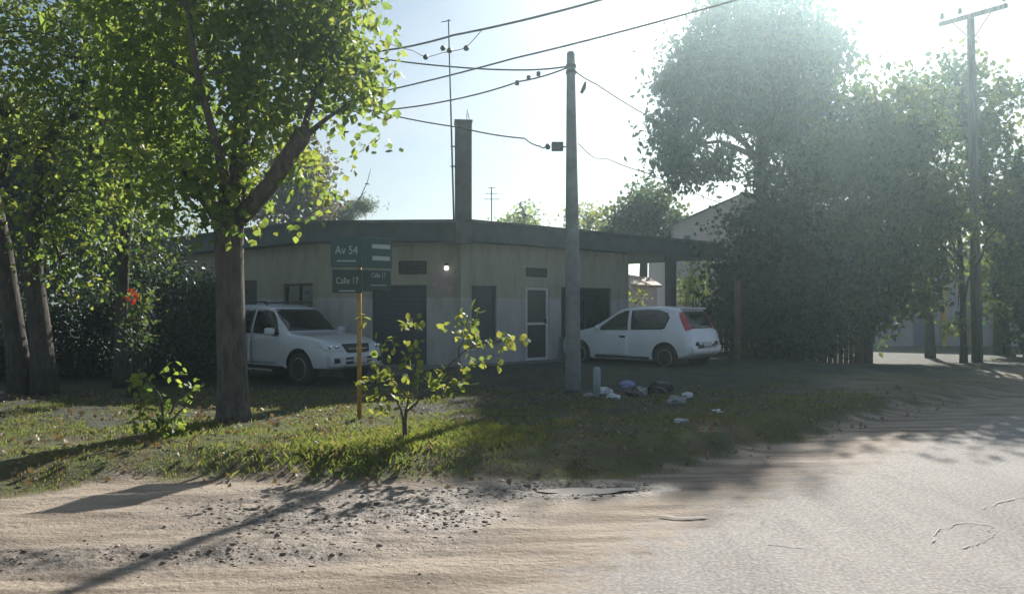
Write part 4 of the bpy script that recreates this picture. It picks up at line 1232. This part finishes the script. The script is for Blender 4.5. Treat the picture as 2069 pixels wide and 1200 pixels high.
def make_tree(name, label, base, trunk, limbs, blobs, nclump, per, cr, lsize, leaf, bark, seed, twigs=60, group=None, cat='tree', droop=.35, aspect=.75, leafkind='stuff', shell=.45, extra=None, prune=None):
    """trunk: list of (point, radius) in world space; limbs: list of lists of (point, radius)"""
    r = np.random.default_rng(seed)
    t = thing(name, label, cat, base, 0, group)
    b0 = Vector(base)
    tr = MB()
    def add(path, n=10):
        tr.tube([Vector(p) - b0 for p, _ in path], [q for _, q in path], n)
    add(trunk, 14)
    nodes = []
    for l in limbs: add(l, 9); nodes += [Vector(p) for p, _ in l[1:]]
    nodes += [Vector(p) for p, _ in trunk[len(trunk) // 2:]]
    c, p = blob_points(blobs, nclump, per, cr, r, shell); tint = TINT
    if prune is not None:
        k_ = prune(p); p = p[k_]; tint = tint[k_]
    for i in r.choice(len(c), min(twigs, len(c)), replace=False):
        q = Vector(c[i]); nd = min(nodes, key=lambda m_: (m_ - q).length + max(0, m_.z - q.z) * .7)
        if (nd - q).length < .25: continue
        L = (nd - q).length
        pa = limb_path(nd, q, r, 5, .07, .1 * L)
        r0 = min(.035, .010 + .008 * L)
        tr.tube([x - b0 for x in pa], [r0 * (1 - .8 * k / 5) for k in range(6)], 5)
    tk = tr.build('trunk', bark, t, smooth=True)
    cw = leaves_object('crown', p - np.array(b0), lsize, leaf, t, droop, aspect, seed + 1, leafkind, tint=tint)
    return t, p

def P2(px, py, d, r_): return (P(px, py, d), r_)

# --- the thick poplar on the verge
pb_ = G(472, 850, .2); pd = pb_.y
pz = hz(pb_.x, pb_.y)
def pp(px, py, dd=0.0): return P(px, py, pd + dd)
trunk = [(Vector((pb_.x + .0, pd, pz - .15)), .30), (Vector((pb_.x, pd, pz + .12)), .235), (pp(470, 760), .205), (pp(466, 640), .195), (pp(464, 540), .19), (pp(462, 480), .20), (pp(465, 430), .19), (pp(485, 330, .1), .13), (pp(492, 200, .2), .10), (pp(500, 60, .2), .07), (pp(510, -120, .2), .04)]
limbs = [[(pp(465, 455), .14), (pp(500, 425, -.1), .125), (pp(545, 375, -.2), .12), (pp(590, 305, -.3), .115), (pp(612, 272, -.3), .13), (pp(622, 258, -.3), .06)],
         [(pp(612, 280, -.3), .05), (pp(660, 240, -.3), .03), (pp(720, 200, -.2), .015)],
         [(pp(605, 285, -.3), .05), (pp(640, 180, .0), .035), (pp(680, 60, .2), .02)],
         [(pp(455, 455), .13), (pp(415, 400, .2), .10), (pp(360, 340, .4), .075), (pp(310, 250, .5), .05), (pp(280, 120, .6), .03)],
         [(pp(470, 420), .09), (pp(440, 300, -.6), .06), (pp(400, 160, -.9), .04), (pp(380, 20, -1), .025)],
         [(pp(480, 360), .09), (pp(540, 250, .7), .06), (pp(600, 120, 1.0), .04), (pp(640, 0, 1.1), .02)]]
def bl(px, py, rpx, rpy, d, rd=None, wt=1.0):
    c = P(px, py, d); return (c.x, c.y, c.z, rpx / FPX * d, rd if rd else rpx / FPX * d, rpy / FPX * d, wt)
blobs = [bl(640, 90, 150, 150, pd, 1.1), bl(690, 180, 75, 90, pd, .6), bl(480, 120, 170, 170, pd, 1.2), bl(330, 200, 130, 180, pd + .3, 1.1), bl(420, 350, 120, 70, pd, .8, 1.1), bl(490, 290, 90, 110, pd - .2, .7, 1.0),
         bl(600, 380, 70, 80, pd + .2, .5, .55), bl(560, -80, 220, 170, pd, 1.5), bl(735, 280, 45, 25, pd - .1, .25, .9), bl(620, 430, 50, 40, pd, .4, .8), bl(330, 400, 60, 60, pd, .6, .8), bl(540, 465, 30, 16, pd - .2, .3, 1.0), bl(430, 430, 70, 40, pd - .5, .3, 1.0), bl(300, -60, 200, 160, pd, 1.2)]
def sky_gap(p):
    px = 1034.5 + FPX * p[:, 0] / p[:, 1]; py = HOR - FPX * (p[:, 2] - EYE) / p[:, 1]
    return ~((px > 810) | ((px > 745) & (py > 320)) | ((px > 690) & (py > 470)))
poplar, ppos = make_tree('poplar_tree', 'thick pale-edged poplar trunk with leafy crown beside the white sport utility vehicle', (pb_.x, pd, pz), trunk, limbs, blobs, 520, 30, .21, .118, M['leaf_poplar'], M['poplar_bark'], 101, 110, prune=sky_gap)

# single leaves big enough to be told apart hang at the crown's edge
def leaf_mesh(size, material, aspect=.8):
    n = 3; vs = [(0, 0, 0)]; prof = [(.25, .38), (.5, .5), (.78, .28)]
    for t_, w_ in prof: vs += [(t_ * size, w_ * size * aspect, .06 * size), (t_ * size, 0, 0), (t_ * size, -w_ * size * aspect, .06 * size)]
    vs.append((size, 0, -.04 * size))
    fs = [(0, 2, 1), (0, 3, 2)]
    for k in (0, 1):
        a = 1 + 3 * k
        fs += [(a, a + 1, a + 4, a + 3), (a + 1, a + 2, a + 5, a + 4)]
    a = 7; fs += [(a, a + 1, 10), (a + 1, a + 2, 10)]
    me = bpy.data.meshes.new('leaf'); me.from_pydata(vs, [], fs)
    me.polygons.foreach_set('use_smooth', [True] * len(me.polygons)); me.materials.append(material); return me
def leaf_rot(r, droop=.5):
    d_ = Vector(r.normal(size=3)); d_.z -= droop; d_.normalize()
    q_ = d_.to_track_quat('X', 'Z'); 
    return (q_.to_matrix() @ Matrix.Rotation(r.uniform(-1.2, 1.2), 3, 'X')).to_euler()
lr = np.random.default_rng(55)
lms = [leaf_mesh(.115, M['leaf_poplar']), leaf_mesh(.095, M['leaf_poplar'])]
lb = [bl(720, 180, 70, 110, pd - .5, .2), bl(740, 285, 48, 32, pd - .1, .2, 2), bl(620, 430, 65, 50, pd - .3, .25), bl(520, 470, 40, 20, pd - .3, .2), bl(330, 430, 90, 60, pd - .5, .2), bl(560, 150, 150, 130, pd - 1.1, .15, .4)]
_, lp_ = blob_points(lb, 60, 4, .12, lr, .5)
lp_ = lp_[sky_gap(lp_)]
for p_ in lp_[:250]:
    o = link(bpy.data.objects.new('leaf', lms[int(lr.integers(2))]), poplar)
    o.location = Vector(p_) - Vector((pb_.x, pd, pz)); o.rotation_euler = leaf_rot(lr)

# --- trees of the left-hand grove
def grove(label, tb, lean, rads, crown, n, seed, leaf='leaf_deep', d=14.5, size=.10, name='grove_tree', per=10, cr=.24):
    g0 = P(tb[0], tb[1], d); g0.z = hz(g0.x, g0.y)
    tr = [(Vector((g0.x, d, g0.z - .15)), rads * 1.3)]
    for k, (px, py) in enumerate(lean): tr.append((P(px, py, d + .05 * k), rads * (1 - .1 * k)))
    e_ = tr[-1][0]; r = np.random.default_rng(seed)
    lim = []
    for k in range(5):
        tgt = Vector(crown[k % len(crown)][:3]) + Vector(r.normal(size=3)) * .4
        s_ = tr[-1 - (k % 2)][0]
        pa = limb_path(s_, tgt, r, 4, .08, .2); lim.append([(q_, rads * .5 * (1 - .2 * i)) for i, q_ in enumerate(pa)])
    return make_tree(name, label, tuple(g0), tr, lim, crown, n, per, cr, size, M[leaf], M['dark_bark'], seed, 60, group='trees of the shady grove beside the building')
grove('leaning pale grove trunk, outermost of the two side by side', (45, 800), [(36, 720), (22, 620), (6, 500), (-20, 380), (-30, 250)], .19,
      [bl(-60, 150, 180, 200, 14.0, 1.6), bl(90, 260, 120, 120, 14.2, 1.2), bl(40, 60, 150, 130, 14, 1.4), bl(30, 420, 90, 70, 14.3, .9)], 420, 201, leaf='leaf_poplar')
grove('upright pale grove trunk next to the leaning one', (92, 795), [(86, 720), (78, 640), (68, 560), (70, 450), (90, 300)], .20,
      [bl(150, 180, 150, 170, 14.6, 1.4), bl(200, 400, 120, 110, 14.3, 1.1), bl(120, 500, 100, 60, 14.2, .8), bl(170, 560, 70, 45, 13.9, .5), bl(230, 20, 160, 120, 14.6, 1.4)], 560, 202, leaf='leaf_poplar')
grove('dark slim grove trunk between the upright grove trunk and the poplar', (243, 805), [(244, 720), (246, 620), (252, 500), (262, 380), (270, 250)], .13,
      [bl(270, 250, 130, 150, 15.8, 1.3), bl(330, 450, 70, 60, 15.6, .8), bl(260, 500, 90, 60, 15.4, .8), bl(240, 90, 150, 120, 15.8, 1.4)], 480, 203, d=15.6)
# undergrowth that closes the grove towards the wing of the building
def bush(name, label, base, blobs, n, per, cr, size, leaf, seed, cat='bush', group=None, stems=8, droop=.2, aspect=.6):
    b0 = Vector(base); r = np.random.default_rng(seed)
    t = thing(name, label, cat, base, 0, group)
    mb = MB(); c, p = blob_points(blobs, n, per, cr, r, .4)
    zmin = b0.z
    p = p[p[:, 2] > zmin]
    for i in r.choice(len(c), min(stems * 3, len(c)), replace=False):
        q_ = Vector(c[i])
        pa = limb_path(Vector((b0.x + r.normal() * .08, b0.y + r.normal() * .08, b0.z - .05)), q_, r, 5, .08)
        mb.tube([x - b0 for x in pa], [.028 * (1 - .8 * k / 5) for k in range(6)], 5)
    mb.build('stems', M['dark_bark'], t, smooth=True)
    leaves_object('foliage', p - np.array(b0), size, M[leaf], t, droop, aspect, seed + 1, 'stuff')
    return t
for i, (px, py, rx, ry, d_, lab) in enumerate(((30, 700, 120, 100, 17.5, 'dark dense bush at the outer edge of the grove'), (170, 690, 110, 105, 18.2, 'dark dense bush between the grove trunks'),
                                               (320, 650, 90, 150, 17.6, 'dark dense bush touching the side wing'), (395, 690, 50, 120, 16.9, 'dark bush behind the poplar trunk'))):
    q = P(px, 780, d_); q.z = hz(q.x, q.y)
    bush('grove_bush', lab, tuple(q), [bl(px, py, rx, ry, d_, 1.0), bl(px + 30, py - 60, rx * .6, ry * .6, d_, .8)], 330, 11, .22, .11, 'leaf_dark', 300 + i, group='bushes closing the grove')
# red flowering shrub
q = P(272, 780, 14.0); q.z = hz(q.x, q.y)
fl = bush('flowering_shrub', 'tall thin shrub with a red flower cluster in the grove', tuple(q), [bl(280, 650, 40, 70, 14.0, .35), bl(275, 600, 28, 25, 14, .25)], 60, 8, .1, .09, 'leaf_deep', 340, 'shrub', stems=4)
lrf = np.random.default_rng(5)
fm = leaf_mesh(.08, M['flower'], 1.0)
for k in range(16):
    o = link(bpy.data.objects.new('petal', fm), fl)
    o.location = P(272 + lrf.normal() * 9, 600 + lrf.normal() * 7, 13.65) - q; o.rotation_euler = leaf_rot(lrf, 0)

# --- saplings on the verge: single leaves
def sapling(name, label, bpx, bpy_, stems, leafspots, seed, size, lmat, cat='sapling', z=.2, maxn=280, thick=.018, mult=1.0):
    b0 = G(bpx, bpy_, z); d_ = b0.y; b0.z = hz(b0.x, b0.y)
    t = thing(name, label, cat, tuple(b0)); r = np.random.default_rng(seed)
    for st in stems:
        pts = [b0 + Vector((0, 0, -.05))] if st[0] is None else []
        pts += [P(x, y, d_ + dd) for (x, y, dd) in (st[1:] if st[0] is None else st)]
        pts = [p_ - b0 for p_ in pts]
        n = len(pts)
        den = []
        for a, b in zip(pts, pts[1:]):
            for k in range(3): den.append(a.lerp(b, k / 3) + Vector(r.normal(size=3)) * .008)
        den.append(pts[-1])
        r0 = thick if st[0] is None else thick * .5
        MB().tube(den, [r0 * (1 - .8 * k / (len(den) - 1)) for k in range(len(den))], 6).build('stem', M['poplar_bark'], t, smooth=True)
    ms = [leaf_mesh(size, lmat), leaf_mesh(size * .8, lmat), leaf_mesh(size * 1.15, lmat, .7)]
    cnt = 0
    for (x, y, rx, ry, n, dd) in leafspots:
        for k in range(int(n * mult)):
            if cnt >= maxn: break
            a = r.uniform(0, 2 * math.pi); q_ = math.sqrt(r.uniform())
            o = link(bpy.data.objects.new('leaf', ms[int(r.integers(3))]), t)
            o.location = P(x + rx * q_ * math.cos(a), y + ry * q_ * math.sin(a), d_ + dd + r.normal() * .08) - b0
            o.rotation_euler = leaf_rot(r, .4); cnt += 1
    return t, b0
sapling('sapling', 'sunlit yellow-green sapling standing alone beside the street sign', 818, 890,
        [[None, (817, 850, 0), (825, 800, 0), (840, 740, 0), (838, 690, .05), (838, 640, .05)], [None, (822, 830, -.1), (850, 805, -.1), (880, 770, -.1), (925, 720, -.1), (940, 670, -.1), (948, 630, -.1)],
         [(880, 770, -.1), (930, 745, -.1), (975, 730, -.1), (1020, 738, -.1)], [(925, 720, -.1), (970, 692, -.1), (1020, 685, -.1), (1068, 680, -.1)],
         [None, (812, 830, .1), (795, 790, .1), (775, 740, .15), (770, 690, .15)], [(825, 800, 0), (790, 770, -.15), (762, 760, -.2), (745, 780, -.2)], [(850, 805, -.1), (890, 790, -.3), (930, 790, -.3)]],
        [(835, 650, 20, 18, 14, .05), (838, 695, 20, 18, 10, .05), (835, 730, 24, 18, 14, 0), (948, 640, 26, 24, 20, -.1), (920, 665, 30, 16, 12, -.1), (950, 690, 22, 22, 10, -.1), (1000, 690, 40, 14, 18, -.1), (1045, 682, 25, 10, 10, -.1),
         (960, 735, 40, 14, 14, -.1), (1010, 735, 14, 8, 5, -.1), (775, 700, 22, 22, 12, .15), (770, 750, 24, 22, 16, 0), (745, 790, 20, 30, 14, -.2), (800, 780, 30, 30, 18, 0), (850, 770, 30, 20, 14, -.1), (890, 760, 24, 18, 14, -.2),
         (930, 775, 25, 14, 12, -.3), (905, 795, 30, 12, 10, -.3), (770, 820, 26, 20, 12, -.1), (820, 800, 20, 18, 8, 0), (733, 645, 12, 12, 5, 0)], 401, .098, M['leaf_yellow'], maxn=330, mult=1.2)
sapling('sapling', 'small dark sapling with a few glossy leaves left of the poplar trunk foot', 330, 885,
        [[None, (330, 840, 0), (322, 800, 0), (300, 770, 0), (285, 755, 0)], [None, (340, 840, 0), (365, 800, .1), (378, 770, .1)], [None, (345, 850, 0), (395, 800, 0), (410, 770, 0)], [None, (315, 850, -.1), (280, 840, -.1)]],
        [(285, 775, 26, 24, 22, 0), (275, 840, 18, 22, 14, -.1), (320, 815, 30, 24, 14, 0), (345, 750, 30, 20, 7, .1), (350, 845, 30, 22, 16, 0), (375, 790, 24, 24, 8, .1), (402, 775, 12, 14, 4, 0), (330, 860, 40, 20, 18, -.1)], 402, .08, M['leaf_poplar'], maxn=250, mult=2.2)

# --- trees on the right
def right_tree(label, tb, d, tpath, rads, crown, n, per, cr, size, leaf, seed, name='tree', droop=.35, aspect=.75, bark='dark_bark', group=None, twigs=80, shell=.45):
    g0 = P(tb[0], tb[1], d); g0.z = hz(g0.x, g0.y)
    tr = [(Vector((g0.x, d, g0.z - .2)), rads * 1.3)]
    for k, (px, py) in enumerate(tpath): tr.append((P(px, py, d), rads * (1 - .13 * k)))
    r = np.random.default_rng(seed); lim = []
    for k in range(min(9, 2 * len(crown))):
        tgt = Vector(crown[k % len(crown)][:3]) + Vector(r.normal(size=3)) * .7
        s_ = tr[2 + k % max(1, len(tr) - 2)][0]
        pa = limb_path(s_, tgt, r, 5, .08, .3); lim.append([(q_, rads * .45 * (1 - .16 * i)) for i, q_ in enumerate(pa)])
    return make_tree(name, label, tuple(g0), tr, lim, crown, n, per, cr, size, M[leaf], M[bark], seed, twigs, droop=droop, aspect=aspect, group=group, shell=shell)
D1 = 32.5
right_tree('tallest tree with hazy drooping grey-green foliage behind the carport', (1560, 730), D1, [(1555, 600), (1545, 450), (1535, 330), (1545, 200), (1540, 60)], .32,
           [bl(1540, 60, 120, 120, D1, 2.0), bl(1400, 180, 75, 100, D1, 1.6), bl(1500, 170, 120, 90, D1, 1.8), bl(1650, 110, 65, 70, D1, 1.5), bl(1610, 210, 80, 90, D1, 1.6), bl(1360, 290, 45, 90, D1, 1.0, 1.2), bl(1440, 330, 35, 70, D1, .9), bl(1530, 320, 30, 60, D1, .8, .8), bl(1650, 330, 60, 90, D1, 1.3)],
           290, 100, .42, .29, 'leaf_euca', 501, name='eucalyptus_tree', droop=.6, aspect=.5)
D2 = 24.5
right_tree('broad dense tree with a drooping crown over a grey trunk by the road', (1742, 738), D2, [(1748, 690), (1765, 620), (1790, 560), (1800, 450), (1780, 300)], .24,
           [bl(1770, 250, 110, 110, D2, 2.0), bl(1700, 400, 130, 130, D2, 2.2), bl(1840, 380, 90, 140, D2, 1.8), bl(1650, 520, 130, 110, D2, 1.8), bl(1780, 540, 120, 80, D2, 1.8), bl(1700, 620, 80, 70, D2, 1.2), bl(1860, 600, 60, 55, D2, 1.0, .8)],
           280, 95, .40, .21, 'leaf_deep', 502, name='willow_tree', droop=.6, aspect=.55)
bush('round_bush', 'big dark rounded bush beside the weathered wooden post', tuple(Vector((P(1600, 738, 21.5).x, 21.5, hz(P(1600, 738, 21.5).x, 21.5)))),
     [bl(1530, 500, 75, 100, 21.5, 1.3), bl(1560, 600, 120, 130, 21.5, 1.5), bl(1480, 590, 60, 90, 21.5, 1.0), bl(1630, 660, 80, 80, 21.3, 1.2), bl(1590, 420, 70, 70, 21.6, 1.0)], 190, 90, .34, .14, 'leaf_dark', 503, stems=14)
D4 = 30.0
right_tree('open-crowned dark tree behind the wooden crossarm pole', (2025, 728), D4, [(2022, 640), (2010, 500), (1990, 380), (1965, 250), (1950, 150)], .24,
           [bl(1900, 170, 45, 80, D4, 1.4), bl(1960, 230, 80, 110, D4, 1.8), bl(2010, 330, 70, 110, D4, 1.6), bl(1920, 400, 70, 120, D4, 1.6, .8), bl(2060, 480, 80, 140, D4, 1.8), bl(2050, 600, 60, 80, D4, 1.3)],
           110, 75, .42, .22, 'leaf_deep', 504, name='poplar_tree', droop=.4)
right_tree('slim tree with a bright yellow-green tuft in front of the roadside house', (1947, 733), 24.0, [(1947, 690), (1946, 620), (1942, 540), (1938, 470), (1936, 430)], .10,
           [bl(1935, 445, 42, 34, 24, .6), bl(1900, 470, 40, 20, 24, .5), bl(1990, 475, 30, 18, 24, .4), bl(1925, 655, 16, 22, 24, .25, .6)], 90, 11, .16, .13, 'leaf_yellow', 505, name='slim_tree', twigs=30)
right_tree('tree with yellowing leaf tips at the edge of the broad dense crown', (1880, 735), 28.0, [(1878, 650), (1872, 520), (1865, 400), (1862, 300)], .15,
           [bl(1860, 270, 50, 80, 28, 1.1), bl(1880, 330, 35, 50, 28, .8), bl(1830, 200, 40, 40, 28, .8)], 100, 11, .25, .16, 'leaf_yellow', 506, name='yellowing_tree', twigs=30)
right_tree('dark tree closing the far side of the roadside house', (2110, 735), 27.0, [(2110, 640), (2105, 520), (2100, 420)], .2,
           [bl(2080, 480, 90, 130, 27, 1.6), bl(2100, 640, 80, 80, 27, 1.4), bl(2120, 350, 70, 90, 27, 1.4)], 110, 90, .42, .17, 'leaf_deep', 507, name='dark_tree')
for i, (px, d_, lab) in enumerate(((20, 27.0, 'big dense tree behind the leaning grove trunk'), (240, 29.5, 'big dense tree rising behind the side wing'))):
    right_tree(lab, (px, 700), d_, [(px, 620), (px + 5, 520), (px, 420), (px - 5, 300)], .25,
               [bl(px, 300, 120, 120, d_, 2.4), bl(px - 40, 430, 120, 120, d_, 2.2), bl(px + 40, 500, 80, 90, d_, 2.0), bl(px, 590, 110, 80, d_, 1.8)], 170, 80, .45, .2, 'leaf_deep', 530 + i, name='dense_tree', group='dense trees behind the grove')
# --- trees beyond the building
right_tree('dark spreading tree rising over the roof beside the pink house', (1300, 640), 38.0, [(1300, 560), (1302, 480), (1305, 420)], .2,
           [bl(1310, 410, 50, 50, 38, 1.6), bl(1270, 440, 50, 45, 38, 1.5), bl(1330, 460, 60, 50, 38, 1.5), bl(1250, 470, 40, 30, 38, 1.2)], 420, 12, .30, .2, 'leaf_deep', 511, name='dark_tree')
right_tree('thin pale-leaved treetop over the roof beside the concrete pole', (1190, 640), 42.0, [(1190, 560), (1188, 490), (1190, 440)], .15,
           [bl(1180, 440, 45, 35, 42, 1.4), bl(1215, 455, 30, 30, 42, 1.2), bl(1160, 470, 30, 30, 42, 1.2)], 130, 7, .30, .2, 'leaf_yellow', 512, name='thin_tree', twigs=40)
right_tree('small pointed green treetop over the roof between chimney and concrete pole', (1055, 640), 40.0, [(1055, 560), (1056, 480), (1058, 430)], .12,
           [bl(1058, 440, 26, 26, 40, .9), bl(1035, 460, 35, 18, 40, .9), bl(1080, 460, 25, 16, 40, .8)], 130, 9, .25, .18, 'leaf_poplar', 513, name='small_tree', twigs=20)
right_tree('wind-swept pine branch over the roof beyond the poplar', (690, 640), 40.0, [(690, 560), (692, 500), (698, 455)], .12,
           [bl(735, 412, 32, 12, 40, .7), bl(715, 425, 35, 14, 40, .8), bl(690, 445, 30, 16, 40, .8), bl(670, 440, 40, 30, 40, 1.2)], 260, 22, .16, .2, 'leaf_deep', 514, name='pine_tree', aspect=.15, twigs=20)
right_tree('brownish half-dry tree seen through the poplar crown', (590, 640), 34.0, [(590, 560), (592, 450), (600, 380), (605, 320)], .22,
           [bl(600, 350, 70, 80, 34, 1.8), bl(640, 410, 50, 45, 34, 1.4), bl(560, 410, 60, 50, 34, 1.4)], 420, 12, .30, .18, 'leaf_dry', 515, name='dry_tree', twigs=60)
q = P(1395, 700, 26.5); q.z = hz(q.x, q.y)
bush('garden_shrub', 'loose garden shrub behind the roof of the white hatchback', tuple(q), [bl(1290, 590, 18, 20, 26.5, .4), bl(1400, 585, 40, 35, 26.5, .7), bl(1410, 530, 24, 26, 26.5, .5)], 110, 10, .16, .12, 'leaf_poplar', 520, 'shrub')

# ---------------------------------------------------------------- grass, weeds, leaf litter, clods
def ground_cloud(n, x0, x1, y0, y1, dens, r):
    x = r.uniform(x0, x1, n); y = r.uniform(y0, y1, n)
    k = r.uniform(size=n) < dens(x, y)
    x, y = x[k], y[k]
    return np.stack([x, y, terrain(x, y)], 1)
def blades(name, p, hmin, hmax, wid, material, seed, lean=.45, hs=None):
    r = np.random.default_rng(seed); n = len(p)
    h = r.uniform(hmin, hmax, n) * (hs if hs is not None else 1)
    a = r.uniform(0, 2 * np.pi, n); dirx = np.stack([np.cos(a), np.sin(a), 0 * a], 1)
    b = r.uniform(0, 2 * np.pi, n); ln_ = np.stack([np.cos(b), np.sin(b), 0 * b], 1) * (h * lean * r.uniform(.2, 1.4, n))[:, None]
    wv = dirx * (wid * r.uniform(.6, 1.4, n))[:, None]
    up = np.stack([0 * h, 0 * h, h], 1)
    v = np.empty((n, 4, 3))
    v[:, 0] = p - wv * .5 - [0, 0, .01]; v[:, 1] = p + wv * .5 - [0, 0, .01]; v[:, 2] = p + up * .6 + ln_ * .4 + wv * .35; v[:, 3] = p + up + ln_
    i = np.arange(n * 4).reshape(n, 4); tri = np.concatenate([i[:, [0, 1, 2]], i[:, [0, 2, 3]]])
    rv = r.uniform(0, 1, n)
    o = quads_object(name, v.reshape(-1, 3), tri, material, None, False, None, {'rnd': np.concatenate([rv, rv])})
    o['kind'] = 'stuff'; return o
gr_ = np.random.default_rng(900)
def gdens(x, y):
    s = edge_s(x, y) + (fbm(x * 1.7, y * 1.7, 41, 4) - .5) * 1.3
    d_ = sstep(-.15, .5, s) * np.clip(fbm(x * 1.5, y * 1.5, 77, 4) * 4.5 - 1.75, .04, 1)
    d_ = d_ * (1 - .8 * sstep(14.5, 16, y))
    return d_
pts = ground_cloud(300000, -9, 12, 6.6, 17, gdens, gr_)
o = blades('short_grass', pts, .014, .045, .009, M['grass'], 901); o['label'] = 'short patchy grass on the verge'
def wdens(x, y):
    d_ = .95 * np.exp(-(((x + 1.25) / .95) ** 2 + ((y - 9.3) / .65) ** 2)) + .9 * np.exp(-(((x + 2.0) / .75) ** 2 + ((y - 8.6) / .42) ** 2)) + .8 * np.exp(-(((x + 4.4) / .55) ** 2 + ((y - 10.2) / .4) ** 2)) + .7 * np.exp(-(((x + .6) / .7) ** 2 + ((y - 10.2) / .6) ** 2))
    return d_ * sstep(.0, .3, edge_s(x, y)) * (.5 + fbm(x * 4, y * 4, 78, 2))
pts = ground_cloud(80000, -6, 2.5, 7, 12, wdens, gr_)
o = blades('tall_weeds', pts, .025, .09, .014, M['grass'], 902, .9); o['label'] = 'clumps of taller green weeds round the saplings'
pts = ground_cloud(11000, -9, 8, 6.4, 15, lambda x, y: sstep(-.6, .5, edge_s(x, y)) * .6, gr_)
pts[:, 2] += .02
o = leaves_object('fallen_leaves', pts, .06, M['dead_leaf'], None, 0.0, .8, 903, 'stuff'); o['label'] = 'dry fallen leaves scattered over the verge'
# clods and stones
def clods(n, dens, smin, smax, seed, box):
    r = np.random.default_rng(seed); p = ground_cloud(n, *box, dens, r)
    mb_v = []; mb_f = []
    bm = bmesh.new(); bmesh.ops.create_icosphere(bm, subdivisions=1, radius=1)
    bv = np.array([v.co for v in bm.verts]); bf = np.array([[v.index for v in f.verts] for f in bm.faces]); bm.free()
    n = len(p); s = smin + (smax - smin) * r.uniform(0, 1, n) ** 3
    V = bv[None] * (1 + .35 * r.uniform(-1, 1, (n, len(bv), 1))) * (s[:, None, None] * np.stack([r.uniform(.8, 1.6, n), r.uniform(.7, 1.2, n), r.uniform(.4, .8, n)], 1)[:, None, :])
    V = V + p[:, None, :]
    F_ = (bf[None] + (np.arange(n) * len(bv))[:, None, None]).reshape(-1, 3)
    o = quads_object('soil_clods', V.reshape(-1, 3), F_, M['stone'], None, True); o['kind'] = 'stuff'; o['label'] = 'clods of soil and small stones on the dirt'
    return o
clods(26000, lambda x, y: np.clip(mud_mask(x, y) * 1.3 - .45, .004, 1) * sstep(.1, .5, road_s(x, y)) * (1 - sstep(.2, .6, edge_s(x, y))), .004, .022, 910, (-5.5, 3, 3.4, 9.5))
clods(6000, lambda x, y: (1 - sstep(.2, .6, edge_s(x, y))) * np.clip(fbm(x * 1.5, y * 2.5, 83, 3) * 3 - 1.1, .05, 1), .002, .010, 911, (-3.5, 6, 3.4, 10))

# puddle by the edge of the verge
mb = MB(); n = 40; vs = []
for k in range(n):
    a = 2 * math.pi * k / n
    rr_ = 1 + .25 * math.sin(3 * a + 1) + .15 * math.sin(5 * a) + random.uniform(-.05, .05)
    vs.append((.72 + .46 * rr_ * math.cos(a), 7.70 + .15 * rr_ * math.sin(a) + .06 * math.cos(a), 0))
pzl = -.014
mb.add([(v[0], v[1], pzl) for v in vs], [tuple(range(n))])
o = mb.build('puddle', M['water']); o['kind'] = 'structure'; o['label'] = 'shallow puddle of pale muddy water at the verge edge'

# ---------------------------------------------------------------- air
hm = bpy.data.materials.new('haze_air'); hm.use_nodes = True
n_ = hm.node_tree; n_.nodes.remove(n_.nodes['Principled BSDF'])
pv = n_.nodes.new('ShaderNodeVolumePrincipled')
pv.inputs['Color'].default_value = (.70, .93, 1.0, 1); pv.inputs['Density'].default_value = .0026; pv.inputs['Anisotropy'].default_value = .82
n_.links.new(pv.outputs[0], n_.nodes['Material Output'].inputs['Volume'])
hb = MB().box((0, 0, 9.0), (900, 900, 20.4)).build('haze', hm)
hb['kind'] = 'stuff'
